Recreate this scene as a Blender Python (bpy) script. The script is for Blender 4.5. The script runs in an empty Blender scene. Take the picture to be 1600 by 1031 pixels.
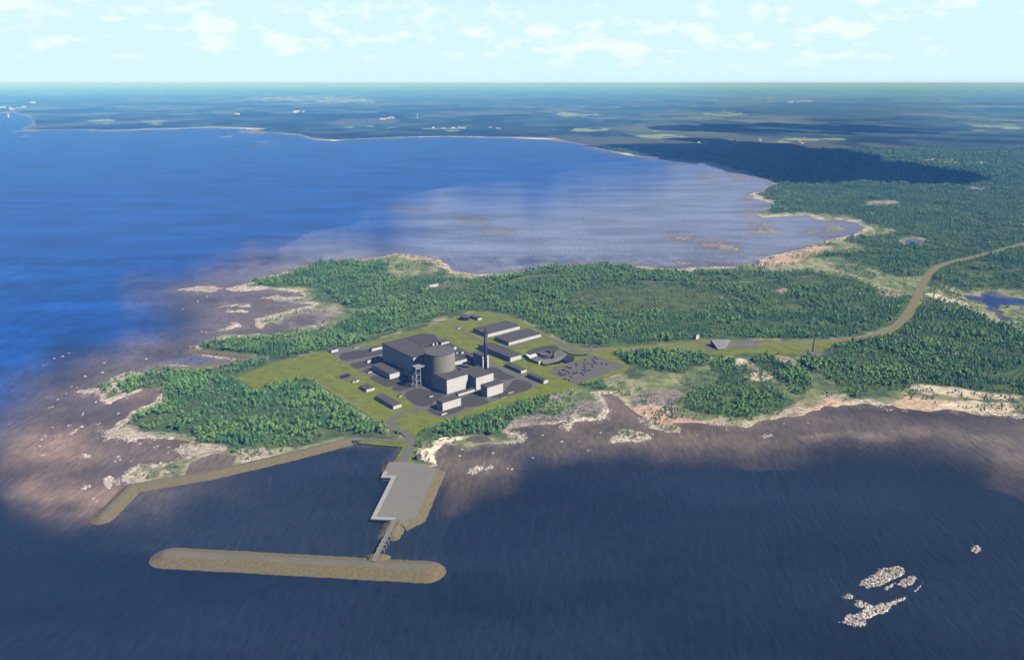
import bpy, math, random
import numpy as np
from mathutils import Vector

# ------------------------------------------------------------------ camera, sky, sun, exposure
scene = bpy.context.scene
COL = scene.collection
FPX = 1200.0                       # focal length in pixels of the 1600 px wide photograph
CAM_H = 450.0
PITCH = math.atan((515.5 - 130.0) / FPX)
SP, CP = math.sin(PITCH), math.cos(PITCH)

cam_data = bpy.data.cameras.new('camera')
cam_data.sensor_width = 36.0
cam_data.lens = 36.0 * FPX / 1600.0
cam_data.clip_start = 1.0
cam_data.clip_end = 400000.0
cam = bpy.data.objects.new('camera', cam_data)
cam.location = (0, 0, CAM_H)
cam.rotation_euler = (math.pi / 2 - PITCH, 0, 0)
COL.objects.link(cam)
scene.camera = cam

SUN_AZ = math.radians(-23.0)       # direction to the sun, anticlockwise from +X
SUN_EL = math.radians(47.0)
SUN_DIR = Vector((math.cos(SUN_EL) * math.cos(SUN_AZ), math.cos(SUN_EL) * math.sin(SUN_AZ), math.sin(SUN_EL)))
sun_data = bpy.data.lights.new('sun', 'SUN')
sun_data.energy = 5.0
sun_data.angle = math.radians(0.5)
sun_data.color = (1.0, 0.975, 0.945)
sun = bpy.data.objects.new('sun', sun_data)
sun.rotation_euler = SUN_DIR.to_track_quat('Z', 'Y').to_euler()
sun.location = (0, 0, 3000)
COL.objects.link(sun)

world = bpy.data.worlds.new('World')
scene.world = world
world.use_nodes = True
wn = world.node_tree
wn.nodes.clear()
def N(nt, typ, **kw):
    n = nt.nodes.new(typ)
    for k, v in kw.items():
        if k == 'inp':
            for a, b in v.items():
                n.inputs[a].default_value = b
        else:
            setattr(n, k, v)
    return n
w_out = N(wn, 'ShaderNodeOutputWorld')
w_bg = N(wn, 'ShaderNodeBackground', inp={'Strength': 0.05})
w_sky = N(wn, 'ShaderNodeTexSky')
w_sky.sky_type = 'NISHITA'
w_sky.sun_disc = False
w_sky.sun_elevation = SUN_EL
w_sky.sun_rotation = math.pi / 2 - SUN_AZ      # rotation 0 is +Y, turning clockwise
w_sky.altitude = 450
w_sky.air_density = 1.0
w_sky.dust_density = 0.0
w_sky.ozone_density = 3.0
# fair weather cumulus, laid out by viewing direction (a sky dome pattern)
w_tc = N(wn, 'ShaderNodeTexCoord')
w_sep = N(wn, 'ShaderNodeSeparateXYZ')
wn.links.new(w_tc.outputs['Generated'], w_sep.inputs[0])
def wmath(op, a, b=None, c=None, clamp=False):
    m = N(wn, 'ShaderNodeMath', operation=op)
    m.use_clamp = clamp
    for i, x in enumerate((a, b, c)):
        if x is None: continue
        if isinstance(x, (int, float)): m.inputs[i].default_value = x
        else: wn.links.new(x, m.inputs[i])
    return m.outputs[0]
az = wmath('ARCTAN2', w_sep.outputs['X'], w_sep.outputs['Y'])
el = wmath('ARCSINE', w_sep.outputs['Z'])
elc = wmath('MAXIMUM', el, 0.0)
els = wmath('POWER', wmath('ADD', elc, 0.004), 0.62)
w_vec = N(wn, 'ShaderNodeCombineXYZ')
wn.links.new(wmath('MULTIPLY', az, 24.0), w_vec.inputs[0])
wn.links.new(wmath('MULTIPLY', els, 30.0), w_vec.inputs[1])
w_n = N(wn, 'ShaderNodeTexNoise', inp={'Scale': 1.0, 'Detail': 7.0, 'Roughness': 0.58, 'Lacunarity': 2.1})
wn.links.new(w_vec.outputs[0], w_n.inputs['Vector'])
w_vec2 = N(wn, 'ShaderNodeCombineXYZ')
wn.links.new(wmath('MULTIPLY', az, 3.2), w_vec2.inputs[0])
wn.links.new(wmath('MULTIPLY', els, 9.0), w_vec2.inputs[1])
w_vec2.inputs[2].default_value = 4.7
w_n2 = N(wn, 'ShaderNodeTexNoise', inp={'Scale': 1.0, 'Detail': 2.0})
wn.links.new(w_vec2.outputs[0], w_n2.inputs['Vector'])
csum = wmath('ADD', wmath('MULTIPLY', w_n.outputs['Fac'], 0.72), wmath('MULTIPLY', w_n2.outputs['Fac'], 0.42))
w_mr = N(wn, 'ShaderNodeMapRange', inp={'From Min': 0.585, 'From Max': 0.70, 'To Min': 0.0, 'To Max': 1.0})
w_mr.interpolation_type = 'SMOOTHSTEP'
wn.links.new(csum, w_mr.inputs[0])
fade = N(wn, 'ShaderNodeMapRange', inp={'From Min': 0.012, 'From Max': 0.035})
wn.links.new(el, fade.inputs[0])
fade2 = N(wn, 'ShaderNodeMapRange', inp={'From Min': 0.14, 'From Max': 0.5, 'To Min': 1.0, 'To Max': 0.25})
wn.links.new(el, fade2.inputs[0])
cmask = wmath('MULTIPLY', wmath('MULTIPLY', w_mr.outputs[0], fade.outputs[0]), wmath('MULTIPLY', fade2.outputs[0], 0.72))
hz_mr = N(wn, 'ShaderNodeMapRange', inp={'From Min': 0.085, 'From Max': 0.17, 'To Min': 0.985, 'To Max': 0.0})
hz_mr.interpolation_type = 'SMOOTHSTEP'
wn.links.new(el, hz_mr.inputs[0])
w_pale = N(wn, 'ShaderNodeMix', data_type='RGBA')
w_pale.inputs['B'].default_value = (9.9, 13.4, 26.0, 1)          # pale cyan air low over the horizon
side = N(wn, 'ShaderNodeMapRange', inp={'From Min': -0.25, 'From Max': 0.35, 'To Min': 0.12, 'To Max': 1.0})     # band dimmed behind the camera to cut fill on left-facing walls
wn.links.new(w_sep.outputs['Y'], side.inputs[0])
wn.links.new(wmath('MULTIPLY', hz_mr.outputs[0], side.outputs[0]), w_pale.inputs['Factor'])
w_dim = N(wn, 'ShaderNodeVectorMath', operation='MULTIPLY')     # upper sky dimmed to cut its fill light on shaded faces
w_dim.inputs[1].default_value = (0.13, 0.17, 0.23)
wn.links.new(w_sky.outputs[0], w_dim.inputs[0])
wn.links.new(w_dim.outputs[0], w_pale.inputs['A'])
w_mix = N(wn, 'ShaderNodeMix', data_type='RGBA')
w_mix.inputs['B'].default_value = (13.6, 14.9, 22.0, 1)
wn.links.new(cmask, w_mix.inputs['Factor'])
wn.links.new(w_pale.outputs['Result'], w_mix.inputs['A'])
wn.links.new(w_mix.outputs['Result'], w_bg.inputs['Color'])
wn.links.new(w_bg.outputs[0], w_out.inputs[0])

scene.view_settings.view_transform = 'Standard'
scene.view_settings.look = 'None'
scene.view_settings.exposure = 0.52
scene.view_settings.gamma = 1.0
scene.cycles.max_bounces = 5
scene.cycles.diffuse_bounces = 0
scene.cycles.glossy_bounces = 2
scene.cycles.transmission_bounces = 2
scene.cycles.volume_bounces = 0
scene.cycles.use_denoising = True
try:
    scene.cycles.denoising_input_passes = 'RGB_ALBEDO_NORMAL'
    scene.cycles.denoising_prefilter = 'ACCURATE'
except Exception:
    pass

# ------------------------------------------------------------------ helpers
def at(u, v, z=0.0):
    """point of the world at height z that stands at (u, v) of the 1600 x 1031 photograph"""
    a = (u - 800.0) / FPX
    b = (515.5 - v) / FPX
    dz = -SP + b * CP
    t = (z - CAM_H) / dz
    return Vector((a * t, (CP + b * SP) * t, z))

def to_px(P):
    x, y, z = P[0], P[1], P[2] - CAM_H
    d = y * CP - z * SP
    return 800 + FPX * x / d, 515.5 - FPX * (y * SP + z * CP) / d

def px_arrays(x, y, z=0.0):
    zz = z - CAM_H
    d = y * CP - zz * SP
    d = np.where(d < 1, 1, d)
    return 800 + FPX * x / d, 515.5 - FPX * (y * SP + zz * CP) / d

def hash2(ix, iy, seed):
    h = (ix.astype(np.int64) * 374761393 + iy.astype(np.int64) * 668265263 + seed * 974711) & 0xFFFFFFFF
    h = ((h ^ (h >> 13)) * 1274126177) & 0xFFFFFFFF
    h = (h ^ (h >> 16)) & 0xFFFFFFFF
    return h / 4294967295.0

def vnoise(x, y, seed=0):
    ix = np.floor(x); iy = np.floor(y)
    fx = x - ix; fy = y - iy
    fx = fx * fx * (3 - 2 * fx); fy = fy * fy * (3 - 2 * fy)
    a = hash2(ix, iy, seed); b = hash2(ix + 1, iy, seed)
    c = hash2(ix, iy + 1, seed); d = hash2(ix + 1, iy + 1, seed)
    return (a * (1 - fx) + b * fx) * (1 - fy) + (c * (1 - fx) + d * fx) * fy

def fbm(x, y, seed=0, octs=4):
    s = 0; amp = 0.5; tot = 0
    for o in range(octs):
        s = s + amp * vnoise(x * 2 ** o + 17.3 * o, y * 2 ** o - 9.1 * o, seed + o)
        tot += amp; amp *= 0.5
    return s / tot

def sstep(a, b, x):
    t = np.clip((x - a) / (b - a), 0, 1)
    return t * t * (3 - 2 * t)

VS = 2.3      # one pixel of height counts for this many of width on the foreshortened ground
def sdf(poly, U, V, margin=45.0):
    """signed distance in pixels, positive inside the polygon"""
    P = np.array(poly, float)
    out = np.full(U.shape, -99.0)
    u0, u1 = P[:, 0].min() - margin, P[:, 0].max() + margin
    v0, v1 = P[:, 1].min() - margin / VS, P[:, 1].max() + margin / VS
    sel = np.nonzero((U > u0) & (U < u1) & (V > v0) & (V < v1))
    if len(sel[0]) == 0: return out
    u = U[sel]; v = V[sel]
    inside = np.zeros(u.shape, bool)
    d2 = np.full(u.shape, 1e12)
    n = len(P)
    for i in range(n):
        ax, ay = P[i]; bx, by = P[(i + 1) % n]
        if ay != by:
            c = (ay > v) != (by > v)
            xi = (bx - ax) * (v - ay) / (by - ay) + ax
            inside ^= c & (u < xi)
        ex, ey = bx - ax, (by - ay) * VS
        px_, py_ = u - ax, (v - ay) * VS
        L = ex * ex + ey * ey + 1e-9
        t = np.clip((px_ * ex + py_ * ey) / L, 0, 1)
        d2 = np.minimum(d2, (px_ - t * ex) ** 2 + (py_ - t * ey) ** 2)
    d = np.sqrt(d2)
    out[sel] = np.where(inside, d, -d)
    return out

def ell(u, v, a, b, n=14):
    return [(u + a * math.cos(k * 2 * math.pi / n), v + b * math.sin(k * 2 * math.pi / n)) for k in range(n)]

def path_dist(path, X, Y):
    """distance in metres to a polyline of world points"""
    d2 = np.full(X.shape, 1e12)
    for a, b in zip(path[:-1], path[1:]):
        ex, ey = b[0] - a[0], b[1] - a[1]
        L = ex * ex + ey * ey + 1e-9
        t = np.clip(((X - a[0]) * ex + (Y - a[1]) * ey) / L, 0, 1)
        d2 = np.minimum(d2, (X - a[0] - t * ex) ** 2 + (Y - a[1] - t * ey) ** 2)
    return np.sqrt(d2)

def smooth(pts, n=8, closed=False):
    P = [Vector(p) for p in pts]
    out = []
    m = len(P)
    rng = range(m) if closed else range(m - 1)
    for i in rng:
        p0 = P[(i - 1) % m] if (closed or i > 0) else P[0]
        p1 = P[i]; p2 = P[(i + 1) % m]
        p3 = P[(i + 2) % m] if (closed or i + 2 < m) else P[-1]
        for k in range(n):
            t = k / n
            out.append(0.5 * ((2 * p1) + (p2 - p0) * t + (2 * p0 - 5 * p1 + 4 * p2 - p3) * t * t + (3 * p1 - p0 - 3 * p2 + p3) * t ** 3))
    if not closed: out.append(P[-1])
    return out

# ---- materials
MATS = {}
def new_mat(name):
    m = bpy.data.materials.new(name)
    m.use_nodes = True
    nt = m.node_tree
    b = nt.nodes['Principled BSDF']
    return m, nt, b

def plain(name, col, rough=0.8, var=0.12, scale=0.15, bump=0.0, metal=0.0, fine=0.0):
    """weathered single-colour surface: two noises vary the tone, a third roughens it"""
    if name in MATS: return MATS[name]
    m, nt, b = new_mat(name)
    geo = N(nt, 'ShaderNodeNewGeometry')
    n1 = N(nt, 'ShaderNodeTexNoise', inp={'Scale': scale, 'Detail': 5.0, 'Roughness': 0.65})
    nt.links.new(geo.outputs['Position'], n1.inputs['Vector'])
    mr = N(nt, 'ShaderNodeMapRange', inp={'From Min': 0.25, 'From Max': 0.75, 'To Min': 1 - var, 'To Max': 1 + var})
    nt.links.new(n1.outputs['Fac'], mr.inputs[0])
    fac = mr.outputs[0]
    if fine > 0:
        n2 = N(nt, 'ShaderNodeTexNoise', inp={'Scale': scale * 9, 'Detail': 3.0})
        nt.links.new(geo.outputs['Position'], n2.inputs['Vector'])
        mr2 = N(nt, 'ShaderNodeMapRange', inp={'From Min': 0.3, 'From Max': 0.7, 'To Min': 1 - fine, 'To Max': 1 + fine})
        nt.links.new(n2.outputs['Fac'], mr2.inputs[0])
        mm = N(nt, 'ShaderNodeMath', operation='MULTIPLY')
        nt.links.new(fac, mm.inputs[0]); nt.links.new(mr2.outputs[0], mm.inputs[1])
        fac = mm.outputs[0]
    vm = N(nt, 'ShaderNodeVectorMath', operation='SCALE')
    vm.inputs[0].default_value = col
    nt.links.new(fac, vm.inputs['Scale'])
    nt.links.new(vm.outputs[0], b.inputs['Base Color'])
    b.inputs['Roughness'].default_value = rough
    b.inputs['Metallic'].default_value = metal
    b.inputs['Specular IOR Level'].default_value = 0.25
    if bump > 0:
        bp = N(nt, 'ShaderNodeBump', inp={'Strength': 0.6, 'Distance': bump})
        nt.links.new(n1.outputs['Fac'], bp.inputs['Height'])
        nt.links.new(bp.outputs[0], b.inputs['Normal'])
    MATS[name] = m
    return m

# ---- objects
def tag(o, label=None, cat=None, group=None, kind=None):
    if label: o['label'] = label
    if cat: o['category'] = cat
    if group: o['group'] = group
    if kind: o['kind'] = kind
    return o

class MB:
    def __init__(s): s.v = []; s.f = []
    def add(s, vs, fs):
        o = len(s.v)
        s.v += [tuple(p) for p in vs]
        s.f += [tuple(i + o for i in f) for f in fs]
    def box(s, x0, x1, y0, y1, z0, z1, bottom=True):
        vs = [(x0, y0, z0), (x1, y0, z0), (x1, y1, z0), (x0, y1, z0), (x0, y0, z1), (x1, y0, z1), (x1, y1, z1), (x0, y1, z1)]
        fs = [(4, 5, 6, 7), (0, 1, 5, 4), (1, 2, 6, 5), (2, 3, 7, 6), (3, 0, 4, 7)]
        if bottom: fs.append((3, 2, 1, 0))
        s.add(vs, fs)
    def prism(s, pts, z0, z1, top=True, bottom=True):
        n = len(pts)
        a = sum(pts[i][0] * pts[(i + 1) % n][1] - pts[(i + 1) % n][0] * pts[i][1] for i in range(n))
        if a < 0: pts = list(reversed(pts))
        zz0 = z0 if callable(z0) else (lambda p: z0)
        zz1 = z1 if callable(z1) else (lambda p: z1)
        vs = [(p[0], p[1], zz0(p)) for p in pts] + [(p[0], p[1], zz1(p)) for p in pts]
        fs = [(i, (i + 1) % n, n + (i + 1) % n, n + i) for i in range(n)]
        if top: fs.append(tuple(range(n, 2 * n)))
        if bottom: fs.append(tuple(range(n - 1, -1, -1)))
        s.add(vs, fs)
    def cyl(s, x, y, z0, z1, r0, r1=None, n=16, cap=True):
        r1 = r0 if r1 is None else r1
        vs = [(x + r0 * math.cos(2 * math.pi * k / n), y + r0 * math.sin(2 * math.pi * k / n), z0) for k in range(n)]
        vs += [(x + r1 * math.cos(2 * math.pi * k / n), y + r1 * math.sin(2 * math.pi * k / n), z1) for k in range(n)]
        fs = [(k, (k + 1) % n, n + (k + 1) % n, n + k) for k in range(n)]
        if cap: fs += [tuple(range(n, 2 * n)), tuple(range(n - 1, -1, -1))]
        s.add(vs, fs)
    def beam(s, a, b, w):
        a = Vector(a); b = Vector(b); d = (b - a).normalized()
        up = Vector((0, 0, 1)) if abs(d.z) < 0.9 else Vector((1, 0, 0))
        p = d.cross(up).normalized() * w / 2; q = d.cross(p).normalized() * w / 2
        vs = [a + p + q, a - p + q, a - p - q, a + p - q, b + p + q, b - p + q, b - p - q, b + p - q]
        s.add(vs, [(0, 1, 2, 3), (7, 6, 5, 4), (0, 4, 5, 1), (1, 5, 6, 2), (2, 6, 7, 3), (3, 7, 4, 0)])
    def build(s, name, mat, parent=None, shade=False):
        me = bpy.data.meshes.new(name)
        me.from_pydata(s.v, [], s.f)
        me.materials.append(mat)
        if shade: me.polygons.foreach_set('use_smooth', [True] * len(me.polygons))
        me.update()
        o = bpy.data.objects.new(name, me)
        COL.objects.link(o)
        if parent: o.parent = parent
        return o

def np_mesh(name, verts, quads, mat, smooth_=True):
    me = bpy.data.meshes.new(name)
    nv, nf = len(verts), len(quads)
    k = quads.shape[1]
    me.vertices.add(nv); me.vertices.foreach_set('co', verts.astype(np.float32).ravel())
    me.loops.add(nf * k); me.loops.foreach_set('vertex_index', quads.astype(np.int32).ravel())
    me.polygons.add(nf)
    me.polygons.foreach_set('loop_start', np.arange(0, nf * k, k, dtype=np.int32))
    me.polygons.foreach_set('use_smooth', np.full(nf, smooth_))
    me.materials.append(mat)
    me.update(calc_edges=True)
    return me

def empty(name, loc, rz=0.0):
    o = bpy.data.objects.new(name, None)
    o.location = loc
    o.rotation_euler = (0, 0, rz)
    o.empty_display_size = 5
    COL.objects.link(o)
    return o

def link_mesh(name, me, parent=None):
    o = bpy.data.objects.new(name, me)
    COL.objects.link(o)
    if parent: o.parent = parent
    return o

AX = math.radians(-50.0)           # the plant's grid: local +X to the lower right, +Y to the upper right
AV = Vector((math.cos(AX), math.sin(AX), 0)); BV = Vector((-math.sin(AX), math.cos(AX), 0))
SITE_Z = 2.0
def z1(x, y): return (500 + x / 4.91, 470 + y / 4.91)
def z2(x, y): return (700 + x / 4.91, 470 + y / 4.91)
def z4(x, y): return (660 + x / 6.871, 500 + y / 6.871)
def zh(x, y): return (540 + x / 3.68, 640 + y / 3.68)       # harbour
def zv(x, y): return (805 + x / 12.3, 530 + y / 12.3)       # visitor centre
def zr(x, y): return (1070 + x / 13.33, 510 + y / 13.33)    # portal on the road
def zc(x, y): return (640 + x / 10.31, 500 + y / 10.31)

# ------------------------------------------------------------------ the lie of the land (pixel outlines on the ground)
WATER = [(-900, 180.5), (-400, 181), (0, 178.5), (22, 176.5), (46, 184), (50, 194), (30, 202), (60, 204.5), (100, 202.5), (135, 203), (170, 205.5), (230, 203.5),
 (270, 202.5), (330, 200.5), (385, 201.5), (415, 207), (440, 210), (470, 212.5), (485, 218), (520, 220.5), (545, 219), (600, 216.3),
 (700, 214.3), (800, 216), (850, 218.5), (900, 225), (935, 234), (975, 242), (1000, 246), (1060, 250), (1110, 254), (1140, 262), (1165, 270),
 (1190, 280), (1211, 288), (1195, 297), (1168, 303), (1180, 310), (1205, 318), (1198, 327), (1175, 333), (1190, 340), (1225, 337),
 (1260, 336), (1285, 345), (1310, 344), (1340, 350), (1352, 357), (1335, 366), (1310, 372), (1285, 378), (1255, 387), (1225, 394),
 (1195, 401), (1185, 408), (1165, 413), (1120, 416), (1050, 420), (1020, 418), (985, 416), (945, 413), (900, 415), (860, 418),
 (835, 422), (800, 425), (760, 428), (730, 428), (712, 424), (700, 414), (688, 406), (665, 402), (640, 397), (612, 396), (600, 402),
 (570, 404), (545, 406), (520, 408), (485, 412), (460, 420), (440, 426), (420, 432), (395, 440), (375, 446), (352, 452), (375, 457),
 (420, 452), (450, 455), (470, 457), (476, 463), (440, 464), (428, 468), (455, 474), (482, 477), (440, 487), (425, 493), (400, 497), (395, 508),
 (415, 515), (430, 519), (395, 522), (360, 522), (330, 531), (305, 540), (296, 547), (300, 551), (345, 560), (392, 561), (372, 563),
 (340, 568), (300, 573), (270, 570), (248, 571), (244, 575), (255, 581), (225, 581), (200, 579), (180, 585), (162, 594), (150, 601),
 (118, 611), (150, 618), (155, 626), (172, 630), (195, 620), (215, 612), (232, 603), (250, 606), (244, 618), (228, 630), (202, 640),
 (198, 650), (180, 660), (160, 674), (165, 686), (195, 681), (205, 684), (265, 684), (290, 688), (273, 703), (290, 709), (250, 721),
 (215, 722), (190, 742), (184, 752), (205, 757), (330, 741), (450, 713), (548, 689), (562, 692), (628, 697), (636, 700), (616, 722), (640, 735),
 (690, 731), (684, 720), (689, 708), (688, 702), (702, 694), (737, 698), (770, 693), (815, 689), (812, 680), (792, 668), (852, 663),
 (866, 664), (890, 656), (882, 664), (890, 676), (898, 663), (930, 659), (946, 652), (950, 644), (936, 617), (948, 617), (968, 630),
 (996, 652), (1010, 668), (1035, 676), (1062, 676), (1066, 668), (1048, 660), (1078, 657), (1105, 660), (1130, 664), (1165, 663),
 (1190, 655), (1230, 652), (1260, 645), (1285, 637), (1310, 636), (1345, 632), (1395, 636), (1410, 640), (1440, 641), (1475, 641),
 (1500, 641), (1530, 648), (1560, 650), (1600, 651), (1700, 656), (2000, 690), (2600, 740), (2600, 2500), (-900, 2500)]
PONDS = [
 [(283, 737), (297, 722), (330, 708), (350, 709), (372, 712), (363, 727), (350, 734), (320, 741)],
 [(1505, 464), (1525, 459), (1545, 457), (1575, 461), (1600, 466), (1660, 472), (1600, 478), (1572, 476), (1556, 484), (1570, 491), (1592, 498), (1570, 504), (1553, 499), (1560, 491), (1540, 486), (1535, 476)],
 ell(1424, 378, 15, 3.6),
 [(455, 496), (470, 494), (486, 498), (488, 504), (470, 507), (458, 503)],
 [(404, 516), (420, 508), (448, 507), (455, 512), (436, 521), (412, 521)],
 [(735, 690), (745, 683), (760, 684), (768, 689), (750, 692)],
]
# low land standing in the water: (outline, rocky share)
LOW = [
 ([(272, 452), (300, 449), (330, 447), (362, 450), (345, 454), (322, 458), (300, 455)], 1.0),
 ([(345, 488), (366, 484), (380, 483), (398, 487), (372, 488), (352, 489)], 1.0),
 ([(332, 519), (352, 512), (362, 504), (374, 503), (376, 511), (350, 518)], 1.0),
 ([(338, 481), (360, 476), (385, 475), (392, 478), (366, 479)], 0.9),
 ([(400, 466), (420, 464), (440, 461), (470, 466), (440, 470)], 0.7),
 ([(941, 692), (955, 684), (966, 672), (984, 670), (1002, 676), (1010, 684), (1012, 690), (990, 692), (965, 691)], 0.75),
 ([(878, 656), (892, 650), (903, 655), (896, 668), (890, 677), (880, 664)], 0.9),
 (ell(1108, 382, 20, 3.2), 0.8), (ell(1135, 388, 16, 3), 0.4), (ell(1190, 361, 24, 3.0), 0.45), (ell(1190, 351, 10, 1.4), 0.8),
 (ell(1172, 331, 14, 3.6), 0.6), (ell(1300, 357, 16, 3.4), 0.2), (ell(1268, 363, 12, 2), 0.7), (ell(1172, 338, 12, 2.2), 0.8), (ell(1065, 372, 16, 2.5), 0.9), (ell(1115, 407, 14, 2), 0.8), (ell(1068, 411, 13, 2), 0.8), (ell(1180, 308, 15, 2.2), 0.3),
 (ell(1122, 261, 10, 1.2), 0.0), (ell(1150, 270.5, 28, 1.5), 0.0), (ell(1098, 275, 8, 0.9), 0.0), (ell(1112, 286, 7, 0.9), 0.0), (ell(1150, 280, 12, 0.9), 0.0), (ell(1062, 260, 11, 0.8), 0.5),
 (ell(415, 224.5, 14, 1.4), 0.9), (ell(370, 214, 22, 1.3), 0.9), (ell(400, 206.5, 30, 1.6), 0.4), (ell(47, 205, 24, 1.0), 0.6), (ell(140, 205, 26, 1.0), 0.3), (ell(45, 213.5, 14, 0.5), 0.6), (ell(100, 206.3, 9, 0.6), 0.0),
 (ell(640, 326, 26, 1.5), 0.9), (ell(780, 361, 22, 2), 0.8), (ell(740, 345, 26, 1.8), 0.6),
]
FOREST = [
 [(190, 610), (185, 603), (205, 590), (235, 583), (300, 580), (340, 572), (385, 566), (420, 562), (422, 569), (372, 590), (366, 600), (390, 608),
  (440, 602), (478, 592), (500, 604), (545, 638), (600, 674), (612, 686), (560, 685), (540, 681), (470, 698), (420, 702), (380, 697),
  (340, 693), (310, 690), (300, 680), (270, 672), (230, 672), (205, 662), (225, 645), (240, 632), (262, 630), (250, 615), (252, 605), (225, 607), (200, 615)],
 [(400, 440), (440, 433), (470, 421), (485, 411), (530, 409), (608, 413), (606, 420), (600, 427), (622, 437), (680, 433), (720, 437), (760, 437),
  (830, 424), (880, 412), (935, 409), (952, 417), (1010, 424), (1060, 426), (1110, 425), (1140, 424), (1200, 425), (1260, 426), (1300, 432),
  (1340, 440), (1370, 455), (1395, 466), (1430, 463), (1420, 480), (1405, 500), (1380, 515), (1330, 527), (1270, 530), (1190, 528), (1110, 530),
  (1000, 540), (930, 543), (890, 538), (840, 508), (790, 489), (760, 484), (725, 488), (560, 538), (500, 550), (430, 560), (405, 557),
  (350, 554), (308, 547), (320, 540), (345, 536), (400, 528), (450, 528), (485, 528), (520, 513), (560, 496), (590, 484), (600, 480), (545, 482),
  (530, 474), (522, 463), (496, 452), (480, 448), (430, 450), (405, 447)],
 [(646, 700), (650, 683), (690, 668), (760, 650), (845, 622), (852, 628), (830, 648), (800, 655), (785, 672), (768, 685), (745, 681), (700, 682), (670, 690)],
 [(945, 549), (1000, 546), (1085, 549), (1110, 562), (1095, 572), (1060, 580), (1000, 580), (975, 572)],
 [(905, 607), (930, 600), (955, 606), (962, 613), (930, 612)],
 [(1102, 566), (1140, 560), (1152, 572), (1158, 588), (1200, 605), (1232, 624), (1215, 640), (1180, 640), (1160, 652), (1120, 648), (1066, 638), (1082, 615), (1112, 602), (1125, 585)],
 [(1172, 562), (1200, 555), (1222, 570), (1255, 580), (1268, 600), (1252, 620), (1232, 600), (1195, 578)],
 [(1245, 568), (1270, 556), (1290, 546), (1340, 536), (1390, 525), (1420, 506), (1440, 477), (1460, 471), (1500, 478), (1530, 492), (1560, 512), (1600, 522), (1700, 542),
  (2000, 600), (2000, 650), (1700, 634), (1600, 621), (1575, 618), (1530, 612), (1480, 605), (1420, 600), (1408, 610), (1370, 618), (1340, 624), (1318, 614), (1298, 600), (1272, 582)],
 [(1210, 288), (1600, 284), (2300, 284), (2300, 500), (1600, 452), (1540, 452), (1480, 448), (1462, 440), (1452, 430), (1430, 434), (1400, 433), (1382, 427), (1350, 412),
  (1310, 402), (1284, 402), (1292, 396), (1320, 396), (1345, 399), (1350, 388), (1318, 378), (1330, 372), (1372, 370), (1400, 362), (1378, 356), (1352, 347),
  (1330, 338), (1290, 334), (1240, 332), (1205, 332), (1195, 328), (1212, 318), (1180, 305)],
 ell(235, 732, 10, 1.8), ell(262, 731, 13, 3.2), ell(442, 487, 13, 2.5), ell(1182, 331, 9, 1.5),
]
OPEN = [  # clearings inside those woods
 ell(1222, 454, 13, 5.5), ell(1375, 318, 30, 4.0), [(1372, 460), (1362, 455), (1385, 455), (1400, 466), (1390, 469)], ell(1500, 555, 9, 2.5), ell(1530, 295, 26, 2.5),
 ell(420, 594, 40, 1), ell(395, 610, 16, 3), ell(1130, 561, 10, 5), ell(1425, 378, 24, 6), ell(295, 668, 18, 3.5), ell(705, 446.5, 32, 7), ell(455, 532, 21, 5),
 [(1118, 455), (1122, 452), (1150, 484), (1147, 490)],
]
LAWN = [(367, 590), (412, 571), (440, 562), (500, 550), (545, 545), (600, 527), (660, 512), (722, 491), (762, 486), (790, 491), (832, 510), (880, 536), (918, 545),
 (948, 547), (985, 574), (975, 580), (912, 600), (870, 613), (800, 632), (720, 655), (655, 672), (648, 682), (612, 672), (545, 630), (478, 589), (440, 599), (395, 607)]
VERGE = [(930, 543), (1000, 540), (1080, 533), (1110, 530), (1220, 532), (1280, 531), (1340, 529), (1300, 541), (1272, 556), (1180, 552), (1120, 555), (1070, 548), (1000, 547), (950, 550)]
GRASS_BANK = [(552, 683), (575, 684), (622, 686), (640, 680), (655, 683), (648, 700), (640, 722), (615, 722), (630, 698), (560, 692)]
PARKING = [z2(755, 540), z2(1110, 415), z2(1370, 500), z2(985, 640)]
SUN_BEACH = [
 [(648, 714), (652, 702), (672, 696), (700, 684), (742, 687), (722, 690), (700, 693), (686, 703), (682, 715), (690, 729), (664, 722)],
 [(1462, 636), (1490, 627), (1520, 627), (1545, 630), (1575, 632), (1590, 640), (1575, 646), (1530, 645), (1490, 641)],
 [(1415, 610), (1430, 602), (1590, 616), (1605, 622), (1540, 625), (1440, 616)],
 ell(1150, 566, 12, 5), ell(1218, 564, 14, 3), ell(1185, 588, 22, 6), 
 [(1475, 465), (1500, 470), (1520, 482), (1500, 486), (1475, 474)], [(1445, 455), (1480, 468), (1470, 472), (1442, 462)], ell(1570, 510, 14, 2.5),
 [(930, 243), (905, 241), (940, 238.5), (985, 240), (992, 246), (960, 246)], ell(805, 217, 70, 0.9), ell(700, 215, 60, 0.8), ell(370, 201.5, 45, 0.9), ell(300, 203, 40, 1.0), ell(500, 220, 40, 1.2),
 ell(1520, 556, 7, 2.5),
]
BARE = [ell(1222, 454, 11, 4.6), [(1372, 462), (1364, 456), (1385, 456), (1398, 466)], ell(1375, 318, 26, 3), ell(1530, 295, 22, 1.6)]
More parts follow.
